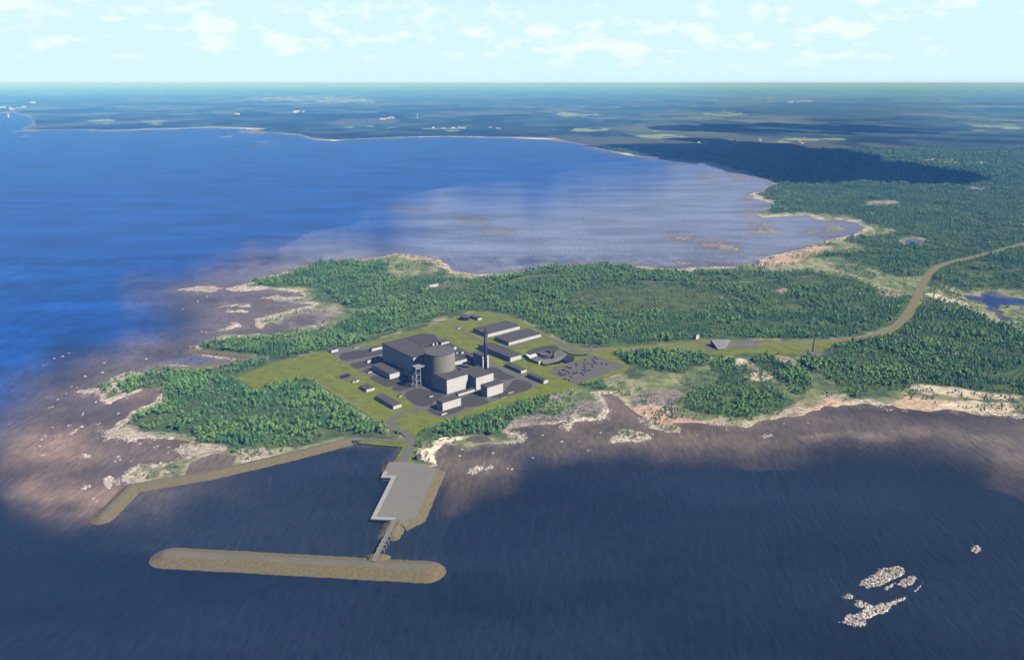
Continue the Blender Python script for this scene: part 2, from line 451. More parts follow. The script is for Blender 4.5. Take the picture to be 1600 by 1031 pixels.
ROCKFLAT = [[(118, 611), (150, 600), (185, 583), (208, 581), (200, 592), (184, 603), (186, 612), (160, 620)], [(160, 676), (182, 660), (205, 645), (228, 630), (232, 640), (206, 660), (212, 672), (262, 676), (300, 684), (290, 690), (205, 686), (166, 688)],
 [(186, 754), (196, 738), (216, 721), (252, 720), (292, 708), (276, 702), (300, 690), (345, 696), (400, 704), (430, 706), (408, 722), (378, 736), (372, 712), (330, 707), (298, 721), (284, 738), (240, 748)], [(244, 604), (258, 605), (256, 630), (246, 634), (232, 640), (238, 622)],
 [(296, 547), (330, 530), (395, 521), (400, 528), (345, 535), (318, 545)], [(385, 444), (430, 430), (460, 418), (487, 410), (470, 421), (440, 433), (400, 441)], [(1010, 655), (1060, 660), (1120, 655), (1165, 655), (1165, 664), (1110, 664), (1060, 677), (1030, 676)], [(1165, 655), (1215, 642), (1260, 622), (1300, 615), (1345, 627), (1290, 637), (1230, 653), (1190, 656)]]
MUD = [  # purple-brown flats
 [(985, 620), (1010, 610), (1045, 608), (1065, 614), (1050, 628), (1060, 642), (1080, 655), (1040, 662), (1010, 655), (990, 640)],
 ell(868, 622, 18, 4), ell(925, 636, 26, 8), ell(905, 645, 30, 6), ell(850, 655, 40, 6), ell(700, 702, 18, 7), ell(820, 664, 22, 6),
 [(480, 488), (520, 486), (540, 490), (500, 506), (470, 512), (440, 514), (450, 500)], [(430, 466), (475, 470), (480, 478), (450, 478)],
]
ORANGE = [[(1165, 414), (1190, 407), (1232, 394), (1275, 384), (1305, 386), (1280, 393), (1255, 403), (1235, 411), (1190, 416)],
          [(612, 396), (650, 399), (690, 408), (705, 420), (690, 414), (640, 404)], [(1380, 638), (1420, 622), (1470, 626), (1500, 640), (1440, 642)], [(1230, 655), (1290, 628), (1340, 628), (1300, 640)],
          [(975, 640), (1010, 632), (1040, 640), (1090, 655), (1110, 662), (1060, 668), (1010, 660)]]
MEADOW = [
 [(1190, 420), (1240, 408), (1280, 398), (1330, 412), (1390, 434), (1450, 448), (1500, 454), (1600, 456), (1700, 470), (1700, 545), (1600, 520), (1560, 508), (1500, 474),
  (1440, 464), (1390, 464), (1300, 431), (1230, 424)],
 [(606, 416), (625, 411), (660, 413), (690, 424), (660, 434), (625, 437), (600, 427)],
 [(840, 640), (860, 618), (930, 608), (1000, 590), (1060, 584), (1110, 566), (1125, 585), (1085, 612), (1068, 640), (1000, 622), (950, 615), (900, 645)],
 [(420, 500), (460, 482), (480, 474), (530, 475), (545, 483), (600, 480), (560, 494), (500, 512), (440, 526), (400, 527), (430, 515)],
 [(1250, 388), (1300, 372), (1340, 378), (1352, 390), (1345, 399), (1290, 394)], [(1215, 336), (1260, 328), (1300, 333), (1350, 348), (1400, 362), (1375, 370), (1330, 372), (1352, 357), (1310, 343)],
 [(1395, 372), (1425, 369), (1450, 376), (1424, 385)], ell(420, 594, 40, 2.6), ell(395, 610, 16, 3),
 [(560, 404), (600, 404), (640, 408), (610, 414), (560, 410)], [(940, 411), (1000, 418), (1060, 421), (1150, 420), (1110, 425), (1010, 424), (950, 418)],
]
REDBROWN = [ell(1010, 470, 130, 22)]           # logged ground with a thin cover
FIELDS = [ell(925, 203.5, 24, 2.2), ell(1400, 240, 45, 4), ell(1190, 222, 45, 1.6), ell(1030, 213, 40, 1.2), ell(1480, 252, 40, 2.2), ell(1330, 245, 18, 2.5),
 ell(1500, 234, 60, 2), ell(1350, 275, 26, 2.4), ell(1270, 218, 40, 1.2), ell(1130, 179, 24, 1.1), ell(480, 154.5, 90, 1.3), ell(240, 190.5, 12, 1.0), ell(155, 188.5, 14, 0.9), ell(1555, 200, 30, 1.4), ell(575, 202.5, 30, 0.8), ell(700, 201.5, 40, 0.8), ell(900, 180, 28, 0.8), ell(540, 158, 40, 0.8)]
# shallow banks: (outline, feather px, tint, strength)
SHOALS = [
 ([(20, 700), (25, 650), (60, 600), (120, 565), (220, 548), (290, 530), (310, 500), (270, 470), (262, 452), (330, 435), (420, 415), (520, 396), (560, 402), (420, 520), (300, 560), (330, 760), (220, 790), (170, 815), (120, 812), (60, 770)], 56, 'mauve', 0.74),
 ([(30, 720), (60, 680), (120, 660), (170, 690), (180, 750), (205, 760), (190, 790), (150, 815), (90, 800), (50, 770)], 40, 'pink', 0.75),
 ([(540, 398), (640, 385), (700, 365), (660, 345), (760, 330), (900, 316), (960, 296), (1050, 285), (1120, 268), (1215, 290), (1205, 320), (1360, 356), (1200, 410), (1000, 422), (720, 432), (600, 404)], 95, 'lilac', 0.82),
 ([(690, 715), (780, 700), (830, 660), (950, 640), (1060, 655), (1110, 662), (1110, 680), (1000, 705), (900, 705), (800, 715), (760, 745), (700, 750)], 50, 'brown', 0.7),
 ([(1060, 660), (1280, 640), (1420, 640), (1600, 650), (1700, 660), (1700, 770), (1560, 710), (1470, 700), (1380, 690), (1260, 690), (1150, 690), (1060, 690)], 64, 'brown', 0.62),
 ([(1330, 678), (1380, 672), (1460, 668), (1520, 678), (1590, 700), (1660, 720), (1640, 735), (1540, 708), (1480, 688), (1420, 684), (1340, 686)], 30, 'sand', 0.26),
 ([(1260, 680), (1330, 676), (1360, 684), (1270, 688)], 10, 'sand', 0.35),
 ([(690, 735), (770, 720), (760, 760), (700, 800)], 24, 'brown', 0.4),
 ([(200, 610), (235, 603), (300, 705), (380, 712), (250, 725)], 18, 'brown', 0.6),
 ([(930, 610), (1010, 660), (1000, 670), (940, 640)], 8, 'brown', 0.9), ([(280, 740), (300, 715), (370, 706), (370, 730), (320, 745)], 6, 'brown', 1.0),
 ([(380, 560), (300, 548), (240, 572), (300, 574)], 10, 'lilac', 0.5), (PONDS[1], 6, 'blue', 0.35), (PONDS[2], 6, 'blue', 1.0),
]
DEEP_BLUE = [([(-900, 150), (300, 150), (1000, 150), (1300, 250), (1300, 330), (900, 350), (640, 380), (520, 395), (330, 430), (240, 460), (260, 500), (100, 560), (0, 640), (-900, 800)], 80, 'blue', 0.8),
 ([(560, 330), (700, 300), (900, 260), (960, 285), (880, 312), (760, 325), (640, 345)], 40, 'blue', 0.5), ([(760, 310), (860, 320), (860, 335), (760, 340)], 20, 'blue', 0.4)]  # open sea blue, with some haze blue put into the water colour
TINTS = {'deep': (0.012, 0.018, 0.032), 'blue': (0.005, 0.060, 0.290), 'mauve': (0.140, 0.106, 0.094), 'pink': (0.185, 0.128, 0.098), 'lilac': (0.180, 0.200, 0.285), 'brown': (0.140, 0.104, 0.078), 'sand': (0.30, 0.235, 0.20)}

ROAD_PX = [(905, 547), (935, 546.5), (980, 546), (1040, 542), (1090, 540), (1130, 538), (1180, 538), (1230, 537), (1280, 534), (1330, 529), (1370, 523), (1395, 513), (1410, 500),
           (1422, 483), (1432, 465), (1441, 446), (1450, 430), (1463, 418), (1485, 410), (1520, 402), (1560, 392), (1600, 381), (1680, 360), (1800, 330)]
TRACK_PX = [(716, 448), (742, 452), (760, 451), (785, 444), (815, 434), (850, 430), (900, 431), (950, 436), (1010, 440), (1060, 441), (1120, 442), (1180, 440), (1235, 435), (1275, 431)]
PIER_ROAD_PX = [z1(790, 832), z1(700, 840), z1(610, 868), z1(556, 905), z1(552, 945), z1(590, 985), z1(655, 1015), (640, 684), (643, 692), (636, 707), (628, 724)]
BACK_ROAD_PX = [z1(955, 172), z1(1050, 210), z1(1200, 290), z2(330, 335), z2(440, 385), z2(560, 415)]
MID_ROAD_PX = [z2(330, 345), z2(500, 352), z2(620, 310), z2(720, 285), z2(820, 300), z2(900, 345), z2(960, 385), z2(1050, 398), z2(1120, 370)]
FENCE_PX = [z1(600, 1005), z1(440, 905), z1(0, 637), z1(-120, 592)]
FENCE2_PX = [z1(0, 362), z1(380, 270), z1(700, 195), z1(960, 148), z1(1130, 100), z2(230, 86), z2(330, 90), z2(420, 130), z2(560, 190), z2(760, 265), z2(900, 330)]
BANK_ROAD_PX = [(560, 685.5), (590, 687), (618, 688), (636, 690)]

road_w = [at(u, v, 1.6) for u, v in ROAD_PX]
track_w = [at(u, v, 1.6) for u, v in TRACK_PX]

# ------------------------------------------------------------------ ground grid: a fan that keeps its cells about a pixel in size
us = np.arange(-540.0, 2140.1, 1.7)
vs_list = [132.3, 132.4, 132.55, 132.75, 133.0, 133.3, 133.65]
v_ = 134.1
while v_ < 3200:
    vs_list.append(v_)
    v_ += 0.62 if v_ < 230 else (0.85 if v_ < 330 else (1.15 if v_ < 560 else (1.5 if v_ < 770 else (2.6 if v_ < 1180 else 40.0))))
vs = np.array(vs_list)
NU, NV = len(us), len(vs)
U, V = np.meshgrid(us, vs)
bb = (515.5 - V) / FPX
T = -CAM_H / (-SP + bb * CP)
GX = (U - 800.0) / FPX * T
GY = (CP + bb * SP) * T
DIST = np.hypot(GX, GY)
# ragged outlines: shift the sampling place with noise that is fixed to the ground
def warp(ampu, ampv):
    s1 = np.clip(DIST / 1200.0, 0.5, 60)
    wu = (fbm(GX / 30, GY / 30, 3, 5) - 0.5) * 2 + (fbm(GX / (90 * s1), GY / (90 * s1), 5, 3) - 0.5) * 1.6
    wv = (fbm(GX / 30, GY / 30, 11, 5) - 0.5) * 2 + (fbm(GX / (90 * s1), GY / (90 * s1), 13, 3) - 0.5) * 1.6
    fade = np.clip(1200.0 / DIST, 0.12, 1.3)
    return U + wu * ampu * np.sqrt(fade), V + wv * ampv * np.clip(fade, 0.2, 1.2)
UW, VW = warp(11.0, 4.2)
UW2, VW2 = warp(16.0, 5.0)

sea = sdf(WATER, UW, VW)
sea[V > 760] = np.maximum(sea[V > 760], 20)
sea = np.where((sea < -90) & (V < 120.0), -99, sea)
n_rock = fbm(GX / 9, GY / 9, 21, 3)
n_mid = fbm(GX / 45, GY / 45, 31, 4)
n_big = fbm(GX / 260, GY / 260, 41, 4)
pond = np.full(U.shape, -99.0)
for i_, p in enumerate(PONDS):
    s = sdf(p, UW, VW, 20)
    if i_ == 1: s = s + np.where(s > -20, (fbm(GX / 16, GY / 40, 151, 4) - 0.55) * 26, 0)
    pond = np.maximum(pond, s)
low = np.full(U.shape, -99.0); lowrock = np.zeros(U.shape)
for p, r in LOW:
    s = sdf(p, UW, VW, 30)
    s = s + np.where(s > -30, (n_rock - 0.5) * 7 + (fbm(GX / 90, GY / 140, 131, 4) - 0.55) * 22 * sstep(1500, 2300, DIST), 0)
    lowrock = np.where(s > low, r, lowrock)
    low = np.maximum(low, s)
land_sd = np.maximum(-sea, low)                  # >0 on land
land_sd = np.minimum(land_sd, -pond)
# sand bars and rocks breaking the surface near the shore
near = sstep(-22, -1, land_sd) * (pond < -5)
skerry = (n_rock > 0.63) & (near > 0.35) & (DIST < 2600) & (n_mid > 0.47)
land_sd = np.where(skerry & (land_sd < 0.4), 0.5, land_sd)
Z = -1.0 + 2.1 * sstep(-3.5, 5.0, land_sd) + sstep(1, 10, land_sd) * (0.5 * (n_mid - 0.5) + 0.9 * (n_rock - 0.5) * sstep(16, 3, land_sd))
flatten = np.maximum(np.maximum(sdf(LAWN, U, V, 12), sdf(VERGE, U, V, 12)), np.maximum(sdf(GRASS_BANK, U, V, 12), sdf(PARKING, U, V, 12)))
Z = np.where(flatten > -6, np.minimum(Z, 1.35), Z)
lawn_sd = flatten

forest = np.full(U.shape, -99.0)
for p in FOREST: forest = np.maximum(forest, sdf(p, UW, VW, 24))
open_sd = np.full(U.shape, -99.0)
for p in OPEN: open_sd = np.maximum(open_sd, sdf(p, UW, VW, 20))
far_wood = sstep(296, 288, V)
wood = np.maximum(sstep(-7, 5, forest + (n_mid - 0.5) * 10), far_wood * sstep(1, 5, -sea)) * sstep(2, -2, open_sd)

# land cover colours (albedo)
def lerp(c, col, m): return c + (np.array(col)[None, None, :] - c) * m[..., None]
cov = np.zeros(U.shape + (3,)) + np.array((0.055, 0.085, 0.038))
cov = lerp(cov, (0.15, 0.175, 0.075), sstep(0.45, 0.62, n_mid) * 0.8)                        # heath
shore_m = np.where(land_sd < 90, land_sd, 90)
cov = lerp(cov, (0.165, 0.185, 0.085), sstep(20, 8, shore_m + (n_mid - 0.5) * 22))              # shore meadow
n_sh = fbm(GX / 75, GY / 75, 47, 4)
rocky = sstep(10, 3.0, shore_m + (n_mid - 0.5) * 16 + (n_sh - 0.5) * 34) * sstep(8000, 4000, DIST)
cov = lerp(cov, (0.38, 0.31, 0.245), rocky * 0.8)
cov = lerp(cov, (0.16, 0.125, 0.12), sstep(1.6, -0.8, shore_m + (n_rock - 0.5) * 4))          # wet rim
for p in MEADOW:
    s = sstep(-3, 3, sdf(p, UW, VW, 20) + (n_rock - 0.5) * 4)
    cov = lerp(cov, (0.165, 0.185, 0.080), s * 0.85)
    cov = lerp(cov, (0.075, 0.110, 0.042), s * sstep(0.47, 0.58, fbm(GX / 38, GY / 38, 161, 4)) * 0.8)
cov = lerp(cov, (0.30, 0.27, 0.17), sstep(0.50, 0.66, fbm(GX / 22, GY / 60, 51, 4)) * 0.55 * (wood < 0.5) * (land_sd > 4) * (DIST < 4000))
for p in ROCKFLAT:
    s = sstep(-4, 4, sdf(p, UW, VW, 24) + (n_rock - 0.5) * 12)
    cov = lerp(cov, (0.34, 0.275, 0.205), s * (0.45 + 0.5 * n_mid)); rocky = np.maximum(rocky, s * (0.25 + 0.5 * n_sh))
    gm = s * sstep(0.47, 0.60, fbm(GX / 20, GY / 20, 121, 4)) * 0.8
    cov = lerp(cov, (0.125, 0.140, 0.060), gm); rocky = rocky * (1 - gm)
for p in MUD:
    s = sstep(-4, 3, sdf(p, UW2, VW2, 24) + (n_rock - 0.5) * 12)
    cov = lerp(cov, (0.135, 0.105, 0.125), s * 0.85); rocky = np.maximum(rocky * (1 - s), s * 0.30)
for p in ORANGE:
    s = sstep(-4, 3, sdf(p, UW, VW, 24) + (n_rock - 0.5) * 10)
    cov = lerp(cov, (0.45, 0.29, 0.20), s * 0.75); rocky = np.maximum(rocky * (1 - s * 0.6), s * 0.25)
for i_, p in enumerate(SUN_BEACH):
    s = sstep(-2, 2, sdf(p, UW, VW, 20) + (n_rock - 0.5) * 4)
    cov = lerp(cov, (0.72, 0.62, 0.47) if i_ == 0 else (0.50, 0.405, 0.31), s * (0.6 + 0.35 * n_mid)); rocky = rocky * (1 - s * 0.75)
lowm = sstep(-2, 1, low) * (sea > 0)
cov = lerp(cov, (0.15, 0.15, 0.085), lowm * (1 - lowrock)); cov = lerp(cov, (0.17, 0.14, 0.125), lowm * lowrock * sstep(1500, 2200, DIST)); rocky = np.maximum(rocky * (1 - lowm), lowm * lowrock * (1 - 0.95 * sstep(1500, 2200, DIST)))
floor_after = None
rocky = rocky * sstep(-6, -16, pond)
# woodland floor and the canopy of the far woods
floor_c = np.array((0.060, 0.088, 0.028))
cov = lerp(cov, floor_c, wood * 0.92)
for p in BARE:
    cov = lerp(cov, (0.27, 0.215, 0.185), sstep(-2, 2, sdf(p, UW, VW, 20) + (n_rock - 0.5) * 6) * 0.9)
s = sstep(-8, 6, sdf(REDBROWN[0], UW2, VW2, 30)) * wood
cov = lerp(cov, (0.075, 0.095, 0.032), s * 0.8)
thin = s.copy()
cov = cov * (1 + 0.6 * (n_rock - 0.5) + 0.8 * (fbm(GX / 14, GY / 14, 141, 3) - 0.5))[..., None]
rocky = rocky * (1 - wood)
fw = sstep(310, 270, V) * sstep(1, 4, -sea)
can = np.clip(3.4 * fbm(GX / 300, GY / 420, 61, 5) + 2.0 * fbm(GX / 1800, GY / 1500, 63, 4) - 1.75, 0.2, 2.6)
canopy = np.array((0.028, 0.048, 0.046))[None, None, :] * can[..., None]  # dark teal: some blue of the haze is put into the far woods' colour
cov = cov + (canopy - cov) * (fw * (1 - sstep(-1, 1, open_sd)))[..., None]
patch = fbm(GX / 1500, GY / 2600, 71, 5)
cov = lerp(cov, (0.13, 0.16, 0.08), sstep(0.53, 0.62, patch) * sstep(0.45, 0.6, fbm(GX / 330, GY / 420, 73, 4)) * fw * 0.85)                      # farmland among the woods
cov = lerp(cov, (0.12, 0.12, 0.085), sstep(0.58, 0.64, fbm(GX / 900, GY / 2000, 77, 4)) * fw * 0.6)      # bogs
cov = lerp(cov, (0.020, 0.045, 0.030), sstep(0.56, 0.66, fbm(GX / 5200, GY / 7200, 83, 4)) * fw * 0.7)   # broad darker belts
for p in FIELDS:
    s = sstep(-3, 2, sdf(p, UW2, V + (VW2 - V) * 0.35, 24) + (fbm(GX / 200, GY / 300, 91, 4) - 0.5) * 44)
    cov = lerp(cov, (0.26, 0.33, 0.16), s * 0.8)
for p in SUN_BEACH[9:15]:
    s = sstep(-2, 2, sdf(p, U, V, 20))
    cov = lerp(cov, (0.72, 0.60, 0.48), s)
rim = sstep(7.5, 2.5, np.where(land_sd > -2, land_sd, 99)) * fw * sstep(0.38, 0.55, fbm(GX / 700, GY / 700, 95, 3)) * (sea > -40)
cov = lerp(cov, (0.62, 0.54, 0.44), rim * 0.45)

def grid_attr(me, name, data, dom='POINT'):
    if data.ndim == 2:
        a = me.attributes.new(name, 'FLOAT_COLOR', dom)
        rgba = np.ones((data.shape[0], 4), np.float32); rgba[:, :3] = data
        a.data.foreach_set('color', rgba.ravel())
    else:
        a = me.attributes.new(name, 'FLOAT', dom)
        a.data.foreach_set('value', data.astype(np.float32))

def grid_quads(mask_rows):
    idx = np.arange(NU * NV).reshape(NV, NU)
    q = np.stack([idx[1:, :-1], idx[1:, 1:], idx[:-1, 1:], idx[:-1, :-1]], -1)
    return q[mask_rows]
# ---- land
keep = (Z > -0.95)
kq = keep[1:, :-1] | keep[1:, 1:] | keep[:-1, 1:] | keep[:-1, :-1]
quads = grid_quads(kq)
used = np.unique(quads)
remap = np.full(NU * NV, -1); remap[used] = np.arange(len(used))
lv = np.stack([GX, GY, Z], -1).reshape(-1, 3)[used]

m_land, nt, b = new_mat('ground_cover')
a_cov = N(nt, 'ShaderNodeAttribute', attribute_name='cover')
a_rock = N(nt, 'ShaderNodeAttribute', attribute_name='rocky')
a_wood = N(nt, 'ShaderNodeAttribute', attribute_name='wood')
geo = N(nt, 'ShaderNodeNewGeometry')
nz1 = N(nt, 'ShaderNodeTexNoise', inp={'Scale': 0.16, 'Detail': 6.0, 'Roughness': 0.7})
nz2 = N(nt, 'ShaderNodeTexNoise', inp={'Scale': 0.035, 'Detail': 5.0, 'Roughness': 0.65})
vor = N(nt, 'ShaderNodeTexVoronoi', inp={'Scale': 0.30, 'Randomness': 1.0})
for n_ in (nz1, nz2, vor): nt.links.new(geo.outputs['Position'], n_.inputs['Vector'])
def mrange(nt, src, a, b_, c, d):
    m = N(nt, 'ShaderNodeMapRange', inp={'From Min': a, 'From Max': b_, 'To Min': c, 'To Max': d})
    nt.links.new(src, m.inputs[0]); return m.outputs[0]
def mth(nt, op, a, b_=None):
    m = N(nt, 'ShaderNodeMath', operation=op)
    for i, x in enumerate((a, b_)):
        if x is None: continue
        if isinstance(x, (int, float)): m.inputs[i].default_value = x
        else: nt.links.new(x, m.inputs[i])
    return m.outputs[0]
tone = mth(nt, 'MULTIPLY', mrange(nt, nz1.outputs['Fac'], 0.3, 0.7, 0.66, 1.34), mrange(nt, nz2.outputs['Fac'], 0.3, 0.7, 0.8, 1.2))
sc = N(nt, 'ShaderNodeVectorMath', operation='SCALE')
nt.links.new(a_cov.outputs['Color'], sc.inputs[0]); nt.links.new(tone, sc.inputs['Scale'])
ramp = N(nt, 'ShaderNodeValToRGB')
ramp.color_ramp.elements[0].position = 0.25; ramp.color_ramp.elements[0].color = (0.10, 0.085, 0.075, 1)
ramp.color_ramp.elements[1].position = 0.62; ramp.color_ramp.elements[1].color = (0.60, 0.52, 0.44, 1)
e = ramp.color_ramp.elements.new(0.45); e.color = (0.27, 0.215, 0.17, 1)
rk = mth(nt, 'ADD', mth(nt, 'MULTIPLY', nz1.outputs['Fac'], 0.6), mth(nt, 'MULTIPLY', vor.outputs['Color'], 0.42))
nt.links.new(rk, ramp.inputs[0])
mix = N(nt, 'ShaderNodeMix', data_type='RGBA')
nt.links.new(mth(nt, 'MULTIPLY', a_rock.outputs['Fac'], mrange(nt, nz2.outputs['Fac'], 0.35, 0.6, 0.55, 1.0)), mix.inputs['Factor'])
nt.links.new(sc.outputs[0], mix.inputs['A']); nt.links.new(ramp.outputs[0], mix.inputs['B'])
nt.links.new(mix.outputs['Result'], b.inputs['Base Color'])
b.inputs['Roughness'].default_value = 0.95
b.inputs['Specular IOR Level'].default_value = 0.1
nzc = N(nt, 'ShaderNodeTexNoise', inp={'Scale': 0.05, 'Detail': 5.0, 'Roughness': 0.75})
nt.links.new(geo.outputs['Position'], nzc.inputs['Vector'])
hgt = mth(nt, 'ADD', mth(nt, 'MULTIPLY', nz1.outputs['Fac'], 0.8), mth(nt, 'MULTIPLY', mth(nt, 'MULTIPLY', nzc.outputs['Fac'], a_wood.outputs['Fac']), 22.0))
bp = N(nt, 'ShaderNodeBump', inp={'Strength': 0.75, 'Distance': 1.0})
nt.links.new(hgt, bp.inputs['Height']); nt.links.new(bp.outputs[0], b.inputs['Normal'])

me = np_mesh('ground', lv, remap[quads], m_land)
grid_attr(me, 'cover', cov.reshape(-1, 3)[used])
grid_attr(me, 'rocky', rocky.ravel()[used])
grid_attr(me, 'wood', (fw * sstep(300, 280, V)).ravel()[used])
ground = link_mesh('ground', me); tag(ground, kind='structure', label='low wooded headland and coast beyond the bay')

# ---- water
tint = np.zeros(U.shape + (3,)) + np.array(TINTS['deep'])
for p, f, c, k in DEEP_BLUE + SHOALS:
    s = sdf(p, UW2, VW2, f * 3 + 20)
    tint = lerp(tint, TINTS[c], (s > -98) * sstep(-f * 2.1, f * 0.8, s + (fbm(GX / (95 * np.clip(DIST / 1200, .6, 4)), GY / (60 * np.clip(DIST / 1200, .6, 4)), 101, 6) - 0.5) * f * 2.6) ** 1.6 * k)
mott = (fbm(GX / 26, GY / 40, 111, 4) - 0.5) * 0.9 + (fbm(GX / 120, GY / 60, 113, 4) - 0.5) * 1.1
shal = np.clip((tint.sum(-1) - 0.09) / 0.25, 0, 1) * (V > 400)
tint = tint * (1 + (mott * shal)[..., None] * np.array((1.0, 0.92, 0.75)))
tint = np.clip(tint, 0.003, 1)
shl = sstep(-16, 0, land_sd + (fbm(GX / 30, GY / 30, 117, 4) - 0.5) * 30) * sstep(9000, 2500, DIST)
tint = lerp(tint, TINTS['brown'], shl * 0.55)
basin = np.maximum(sdf([(205, 760), (330, 741), (450, 713), (548, 689), (630, 697), (616, 722), (600, 740), (580, 815), (610, 830), (690, 735), (700, 760), (690, 900), (150, 860), (150, 820)], U, V, 30), -99)
tint = lerp(tint, (0.020, 0.028, 0.042), sstep(-14, 14, basin) * 0.6)
wk = (U > -400)
step2 = np.zeros((NV - 1, NU - 1), bool) | True
landcore = (land_sd > 14) & (DIST < 40000)
lq = ~(landcore[1:, :-1] & landcore[1:, 1:] & landcore[:-1, 1:] & landcore[:-1, :-1])
wq = grid_quads(lq)
used = np.unique(wq)
remap = np.full(NU * NV, -1); remap[used] = np.arange(len(used))
wv = np.stack([GX, GY, np.zeros_like(GX)], -1).reshape(-1, 3)[used]
m_wat, nt, b = new_mat('sea_water')
a_t = N(nt, 'ShaderNodeAttribute', attribute_name='tint')
geo = N(nt, 'ShaderNodeNewGeometry')
mp = N(nt, 'ShaderNodeMapping'); mp.vector_type = 'POINT'
mp.inputs['Rotation'].default_value = (0, 0, math.radians(-63)); mp.inputs['Scale'].default_value = (0.17, 0.060, 0.1)
nt.links.new(geo.outputs['Position'], mp.inputs['Vector'])
wv1 = N(nt, 'ShaderNodeTexNoise', inp={'Scale': 1.0, 'Detail': 4.0, 'Roughness': 0.6, 'Distortion': 0.3})
nt.links.new(mp.outputs[0], wv1.inputs['Vector'])
mp2 = N(nt, 'ShaderNodeMapping'); mp2.inputs['Rotation'].default_value = (0, 0, math.radians(-48)); mp2.inputs['Scale'].default_value = (0.5, 0.12, 0.3)
nt.links.new(geo.outputs['Position'], mp2.inputs['Vector'])
wv2 = N(nt, 'ShaderNodeTexNoise', inp={'Scale': 1.0, 'Detail': 3.0})
nt.links.new(mp2.outputs[0], wv2.inputs['Vector'])
gust = N(nt, 'ShaderNodeTexNoise', inp={'Scale': 0.0045, 'Detail': 5.0, 'Roughness': 0.6})
mp3 = N(nt, 'ShaderNodeMapping'); mp3.inputs['Scale'].default_value = (0.6, 1.6, 1.0)
nt.links.new(geo.outputs['Position'], mp3.inputs['Vector']); nt.links.new(mp3.outputs[0], gust.inputs['Vector'])
tone = mth(nt, 'MULTIPLY', mrange(nt, gust.outputs['Fac'], 0.3, 0.7, 0.66, 1.40), mrange(nt, wv1.outputs['Fac'], 0.25, 0.75, 0.66, 1.38))
sc = N(nt, 'ShaderNodeVectorMath', operation='SCALE')
nt.links.new(a_t.outputs['Color'], sc.inputs[0]); nt.links.new(tone, sc.inputs['Scale'])
# scattered whitecaps
cap_mp = N(nt, 'ShaderNodeMapping'); cap_mp.inputs['Rotation'].default_value = (0, 0, 0.3); cap_mp.inputs['Scale'].default_value = (0.085, 0.14, 0.1)
nt.links.new(geo.outputs['Position'], cap_mp.inputs['Vector'])
cap_n = N(nt, 'ShaderNodeTexNoise', inp={'Scale': 1.0, 'Detail': 3.0, 'Roughness': 0.6})
nt.links.new(cap_mp.outputs[0], cap_n.inputs['Vector'])
a_cap = N(nt, 'ShaderNodeAttribute', attribute_name='caps')
capm = mth(nt, 'MULTIPLY', mrange(nt, cap_n.outputs['Fac'], 0.735, 0.78, 0.0, 1.0), a_cap.outputs['Fac'])
cmx = N(nt, 'ShaderNodeMix', data_type='RGBA'); cmx.inputs['B'].default_value = (0.75, 0.78, 0.8, 1)
nt.links.new(capm, cmx.inputs['Factor']); nt.links.new(sc.outputs[0], cmx.inputs['A'])
nt.nodes.remove(b)
w_dif = N(nt, 'ShaderNodeBsdfDiffuse'); w_glo = N(nt, 'ShaderNodeBsdfGlossy', inp={'Roughness': 0.30, 'Color': (0.80, 0.92, 1.0, 1)})
nt.links.new(cmx.outputs['Result'], w_dif.inputs['Color'])
w_fr = N(nt, 'ShaderNodeFresnel', inp={'IOR': 1.33})
w_ms = N(nt, 'ShaderNodeMixShader')
nt.links.new(mth(nt, 'MINIMUM', mth(nt, 'MULTIPLY', w_fr.outputs[0], 0.6), 0.22), w_ms.inputs[0])      # waves hide part of the grazing mirror
nt.links.new(w_dif.outputs[0], w_ms.inputs[1]); nt.links.new(w_glo.outputs[0], w_ms.inputs[2])
nt.links.new(w_ms.outputs[0], nt.nodes['Material Output'].inputs['Surface'])

bh = mth(nt, 'ADD', mth(nt, 'MULTIPLY', wv1.outputs['Fac'], 1.6), mth(nt, 'MULTIPLY', wv2.outputs['Fac'], 0.5))
bp = N(nt, 'ShaderNodeBump', inp={'Strength': 0.7, 'Distance': 1.0})
nt.links.new(bh, bp.inputs['Height']); nt.links.new(bp.outputs[0], w_glo.inputs['Normal']); nt.links.new(bp.outputs[0], w_dif.inputs['Normal'])
me = np_mesh('water', wv, remap[wq], m_wat)
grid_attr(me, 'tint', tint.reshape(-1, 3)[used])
caps = sstep(-20, 40, sdf([(-400, 480), (60, 500), (200, 520), (240, 560), (120, 600), (60, 660), (20, 760), (-400, 900)], U, V, 60)) * 0.9 + sstep(-30, 40, sdf([(300, 430), (520, 370), (800, 330), (900, 330), (700, 380), (480, 410)], U, V, 60)) * 0.35
caps = np.clip(caps + 0.15 * (V < 560), 0, 1) * (basin < -10)
grid_attr(me, 'caps', caps.ravel()[used])
water = link_mesh('water', me); tag(water, kind='structure', label='blue sea and bay with brown shallows')

# ------------------------------------------------------------------ levelled site: lawns, roads, yards
M_GRASS = plain('mown_grass', (0.118, 0.136, 0.010), 0.95, 0.36, 0.06, fine=0.42)
M_ROADG = plain('site_road_grey', (0.112, 0.103, 0.090), 0.9, 0.08, 0.08)
M_YARD = plain('yard_asphalt', (0.053, 0.046, 0.036), 0.9, 0.10, 0.06, fine=0.06)
M_LOT = plain('parking_asphalt', (0.103,0.093,0.082), 0.9, 0.10, 0.06)
M_ROAD = plain('access_road_asphalt', (0.15, 0.125, 0.085), 0.9, 0.10, 0.05)
M_VERGE = plain('road_verge', (0.150, 0.142, 0.028), 0.95, 0.22, 0.06, fine=0.2)
M_TRACK = plain('gravel_track', (0.146, 0.133, 0.075), 0.95, 0.15, 0.05)
M_WALL = plain('white_cladding', (0.60, 0.575, 0.54), 0.75, 0.035, 0.12, fine=0.02)
M_ROOF = plain('roof_membrane', (0.066, 0.059, 0.053), 0.9, 0.10, 0.10, fine=0.05)
